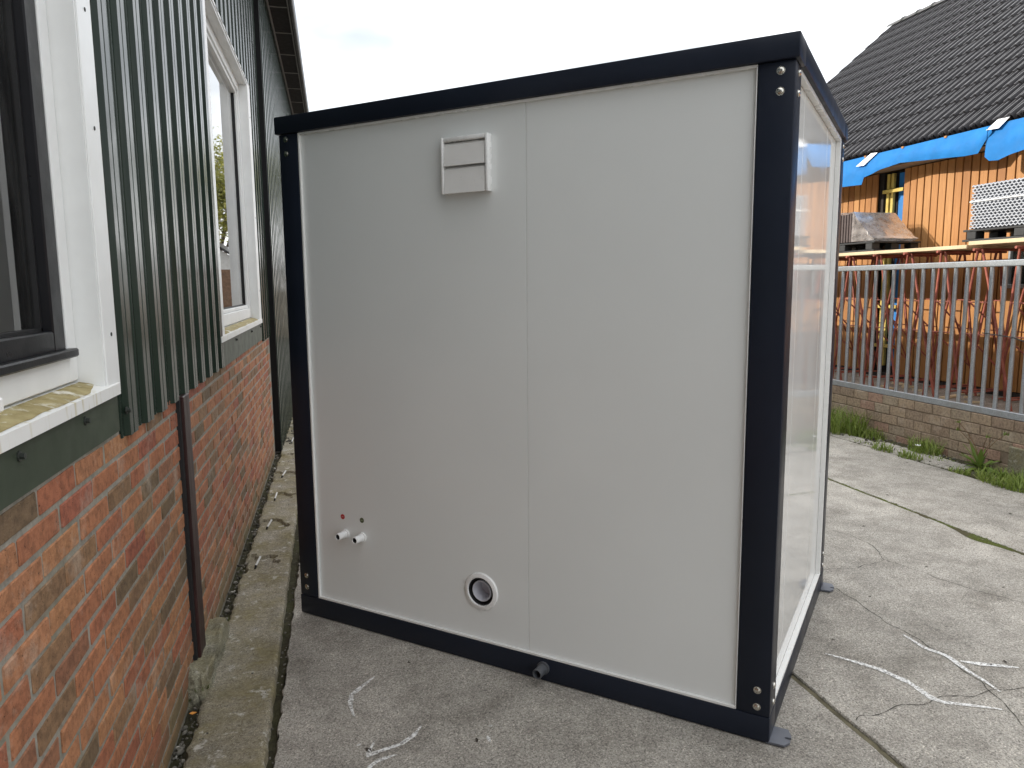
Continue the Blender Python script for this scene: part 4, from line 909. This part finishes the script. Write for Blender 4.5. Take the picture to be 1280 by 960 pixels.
# ------------------------------------------------------------------ weeds, grass, moss
def blades(n, rad, h0, h1, seed, lean=0.5, wid=0.004, flat=1.0):
    r = random.Random(seed); vs = []; fs = []
    for i in range(n):
        a = r.uniform(0, 6.283); q = rad*math.sqrt(r.random()); x, y = q*math.cos(a), q*math.sin(a)*flat; h = r.uniform(h0, h1); b = r.uniform(0, 6.283); ln = h*lean*r.uniform(0.2, 1.3); wd = wid*r.uniform(0.6, 1.3); px, py = -math.sin(b)*wd, math.cos(b)*wd
        bs = len(vs)
        for k in range(4):
            t = k/3; cx = x+math.cos(b)*ln*t*t; cy = y+math.sin(b)*ln*t*t; cz = h*(t-0.25*lean*t*t); ww = (1-t)**0.7
            vs += [(cx-px*ww, cy-py*ww, cz), (cx+px*ww, cy+py*ww, cz)]
        for k in range(3): c = bs+2*k; fs.append((c, c+1, c+3, c+2))
    return vs, fs
GR = 'grass tufts along the low wall'
for i, (x, y, n, rad, h0, h1, fl, lb) in enumerate((
    (5.40, 7.02, 800, 0.28, 0.12, 0.38, 1.5, 'tall thick grass tuft beside the cabin edge at the wall foot'),
    (5.50, 6.60, 260, 0.16, 0.05, 0.17, 1.4, 'low grass tuft at the wall foot right of the tall tuft'),
    (5.15, 5.96, 90, 0.07, 0.05, 0.15, 1.8, 'small grass tuft in the concrete joint left of the white flower'),
    (5.17, 5.62, 110, 0.085, 0.05, 0.13, 1.5, 'small grass tuft in the concrete joint'),
    (5.50, 5.80, 280, 0.12, 0.06, 0.22, 1.4, 'upright grass tuft against the middle of the brick wall'),
    (5.42, 5.55, 60, 0.10, 0.02, 0.07, 1.6, 'creeping green tuft before the wall, left of the dock plant'),
    (5.17, 5.06, 70, 0.06, 0.04, 0.10, 1.8, 'thin grass tuft in the joint left of the large grass patch'),
    (5.27, 4.60, 900, 0.20, 0.05, 0.16, 1.7, 'large low grass patch in the foreground at the right edge'),
    (5.22, 6.35, 40, 0.05, 0.02, 0.06, 3.0, 'faint grass tuft growing along the joint by the tall tuft'))):
    v, f = blades(n, rad, h0, h1, 60+i, 0.7, 0.0055, fl); b = thing('grass_tuft', lb, 'grass tuft', (x, y, -0.02), 0, GR); fromdata('blades', v, f, 'grass', b)
    v, f = blades(max(8, n//7), rad*1.05, h0*0.5, h1*0.6, 160+i, 1.3, 0.005, fl); fromdata('dry_blades', v, f, 'drygrass', b)
# dock plant with broad leaves and red stems
dkp = thing('dock_plant', 'broad leaved dock plant with reddish stems at the foot of the brick wall', 'plant', (5.46, 5.14, -0.01))
r_ = random.Random(5)
for i in range(38):
    a = r_.uniform(0, 6.283); L_ = r_.uniform(0.09, 0.30)*(0.7 if i % 3 else 1.0); el = r_.uniform(0.25, 1.40); vs = []; fs = []; wd = r_.uniform(0.010, 0.022)
    for k in range(7):
        t = k/6; rr = L_*math.cos(el)*t*(1+0.3*t); z = L_*math.sin(el)*t-0.09*t*t*(1.4-el); ww = wd*math.sin(math.pi*min(1, 0.06+t*0.94))**0.8*(1+0.18*math.sin(k*2.4))
        c = Vector((math.cos(a)*rr, math.sin(a)*rr, z)); n_ = Vector((-math.sin(a), math.cos(a), 0))
        vs += [c-n_*ww+Vector((0, 0, 0.006)), c, c+n_*ww+Vector((0, 0, 0.006))]
        if k: b = 3*(k-1); fs += [(b, b+1, b+4, b+3), (b+1, b+2, b+5, b+4)]
    fromdata('leaf', vs, fs, 'weed', dkp)
for i in range(5):
    a = r_.uniform(0, 6.283); h = r_.uniform(0.25, 0.42); b = MB(); p = Vector((0, 0, 0))
    for k in range(4): q = p+Vector((math.cos(a)*0.03*(k+0.4), math.sin(a)*0.03*(k+0.4), h/4)); b.tube(p, q, 0.004-0.0006*k, n=5); p = q
    b.build('stem', 'weedstem', dkp); v, f = blades(16, 0.02, 0.01, 0.05, 300+i, 0.9, 0.004); fromdata('seed_head', [Vector(q)+p*0.93 for q in v], f, 'weed', dkp)
# white flower
fl = thing('small_white_flower', 'small white flower in the joint tuft before the low wall', 'flower', (5.20, 5.60, -0.01)); MB().tube((0, 0, 0), (0.01, -0.02, 0.13), 0.0025, n=5).build('stem', 'grass', fl)
b = MB()
for k in range(7): a = 6.283*k/7; b.poly([(0.01, -0.02, 0.130), (0.01+0.022*math.cos(a-0.3), -0.02+0.022*math.sin(a-0.3), 0.136), (0.01+0.03*math.cos(a), -0.02+0.03*math.sin(a), 0.140), (0.01+0.022*math.cos(a+0.3), -0.02+0.022*math.sin(a+0.3), 0.136)])
b.build('petals', 'plastic_white', fl, smooth=False)
# moss in the joints
def moss():
    vs = []; fs = []; r = random.Random(11)
    def tuft(x, y, z, n, rad, h):
        v, f = blades(n, rad, h*0.4, h, r.randrange(10**6), 1.2, 0.0032); b = len(vs); vs.extend((x+p[0], y+p[1], z+p[2]) for p in v); fs.extend(tuple(b+i for i in q) for q in f)
    for i in range(520):
        y = r.uniform(2.2, 7.6); big = math.exp(-((y-3.66)/0.14)**2); x = 3.966+r.uniform(-0.013, 0.013)-big*r.uniform(0, 0.06); tuft(x, y, -0.022, 7, 0.016, 0.034+0.016*big)
    for i in range(60): y = r.uniform(1.4, 2.7); tuft(1.805+r.uniform(-0.01, 0.01), y, -0.036, 6, 0.014, 0.028)
    for i in range(260): y = r.uniform(4.2, 7.4); tuft(5.145+r.uniform(-0.02, 0.03), y, -0.03, 6, 0.02, 0.05)
    for i in range(70): tuft(r.uniform(-0.62, -0.545), 2.9+0.6*r.random(), r.uniform(0.0, 0.075), 5, 0.015, 0.025)
    for i in range(60): tuft(-0.268+r.uniform(-0.01, 0.015), r.uniform(2.2, 6), -0.035, 5, 0.012, 0.03)
    o = stuff(fromdata('moss', vs, fs, 'moss')); o['label'] = 'green moss growing in the concrete joints'; o['category'] = 'moss'
moss()
# dark leaf scraps on the concrete
vs = []; fs = []
for i in range(70):
    x, y = rnd.uniform(-0.2, 5.0), rnd.uniform(1.5, 6.5); a = rnd.uniform(0, 6.28); l_ = rnd.uniform(0.006, 0.022); b = len(vs)
    for (p, q, z) in ((-l_, 0, 0.002), (0, -l_*0.4, 0.006), (l_, 0, 0.003), (0, l_*0.4, 0.005)): vs.append((x+p*math.cos(a)-q*math.sin(a), y+p*math.sin(a)+q*math.cos(a), z))
    fs.append((b, b+1, b+2, b+3))
o = stuff(fromdata('leaf_scraps', vs, fs, 'leaf_litter')); o['label'] = 'dark scraps of dead leaves scattered over the concrete'; o['category'] = 'leaves'

# ------------------------------------------------------------------ end of the lane (seen in the window reflections)
tr = thing('garden_tree', 'yellow green tree at the end of the lane, mirrored in the far window', 'tree', (2.7, 30.0, 0))
b = MB(); b.tube((0, 0, -0.05), (0.1, 0.1, 2.6), 0.20, 0.13, 10)
limbs = []; r_ = random.Random(21)
for i in range(9):
    a = i*2.4; p = Vector((0.1, 0.1, 2.0+0.08*i)); q = p+Vector((math.cos(a)*r_.uniform(0.8, 1.7), math.sin(a)*r_.uniform(0.8, 1.7), r_.uniform(1.0, 3.6))); b.tube(p, q, 0.07, 0.025, 6); limbs.append(q)
b.build('trunk', 'bark', tr)
vs = []; fs = []
cl_ = [q+Vector((r_.uniform(-0.5, 0.5), r_.uniform(-0.5, 0.5), r_.uniform(-0.3, 0.9))) for q in limbs for _ in range(3)]
for i in range(11000):
    c = r_.choice(cl_); p = c+Vector((r_.gauss(0, 0.42), r_.gauss(0, 0.42), r_.gauss(0, 0.40))); s = r_.uniform(0.05, 0.10); a = Vector((r_.uniform(-1, 1), r_.uniform(-1, 1), r_.uniform(-1, 1))).normalized(); d = a.orthogonal().normalized(); bs = len(vs)
    vs += [p-a*s, p+d*s*0.5, p+a*s, p-d*s*0.5]; fs.append((bs, bs+1, bs+2, bs+3))
fromdata('crown', vs, fs, 'foliage', tr)
sh = thing('brick_shed', 'small brown brick shed with white gable at the end of the lane', 'shed', (2.6, 24.5, 0)); 
MB().box(-1.6, 2.2, 0, 4, 0, 2.2).build('wall', 'shed_brick', sh, smooth=False)
b = MB(); b.hexa([(-1.6, 0.0, 2.2), (2.2, 0.0, 2.2), (2.2, 0.2, 2.2), (-1.6, 0.2, 2.2), (0.28, 0, 3.4), (0.32, 0, 3.4), (0.32, 0.2, 3.4), (0.28, 0.2, 3.4)]); b.build('gable', 'shed_white', sh, smooth=False)
b = MB(); b.hexa([(-1.8, -0.15, 2.1), (-1.8, 4.1, 2.1), (0.3, 4.1, 3.45), (0.3, -0.15, 3.45), (-1.8, -0.15, 2.18), (-1.8, 4.1, 2.18), (0.3, 4.1, 3.53), (0.3, -0.15, 3.53)]); b.hexa([(0.3, -0.15, 3.45), (0.3, 4.1, 3.45), (2.4, 4.1, 2.1), (2.4, -0.15, 2.1), (0.3, -0.15, 3.53), (0.3, 4.1, 3.53), (2.4, 4.1, 2.18), (2.4, -0.15, 2.18)]); b.build('roof', 'tile', sh, smooth=False)
MB().box(-0.2, 0.8, -0.03, -0.002, 0.02, 2.0).build('door', 'shed_white', sh, smooth=False)
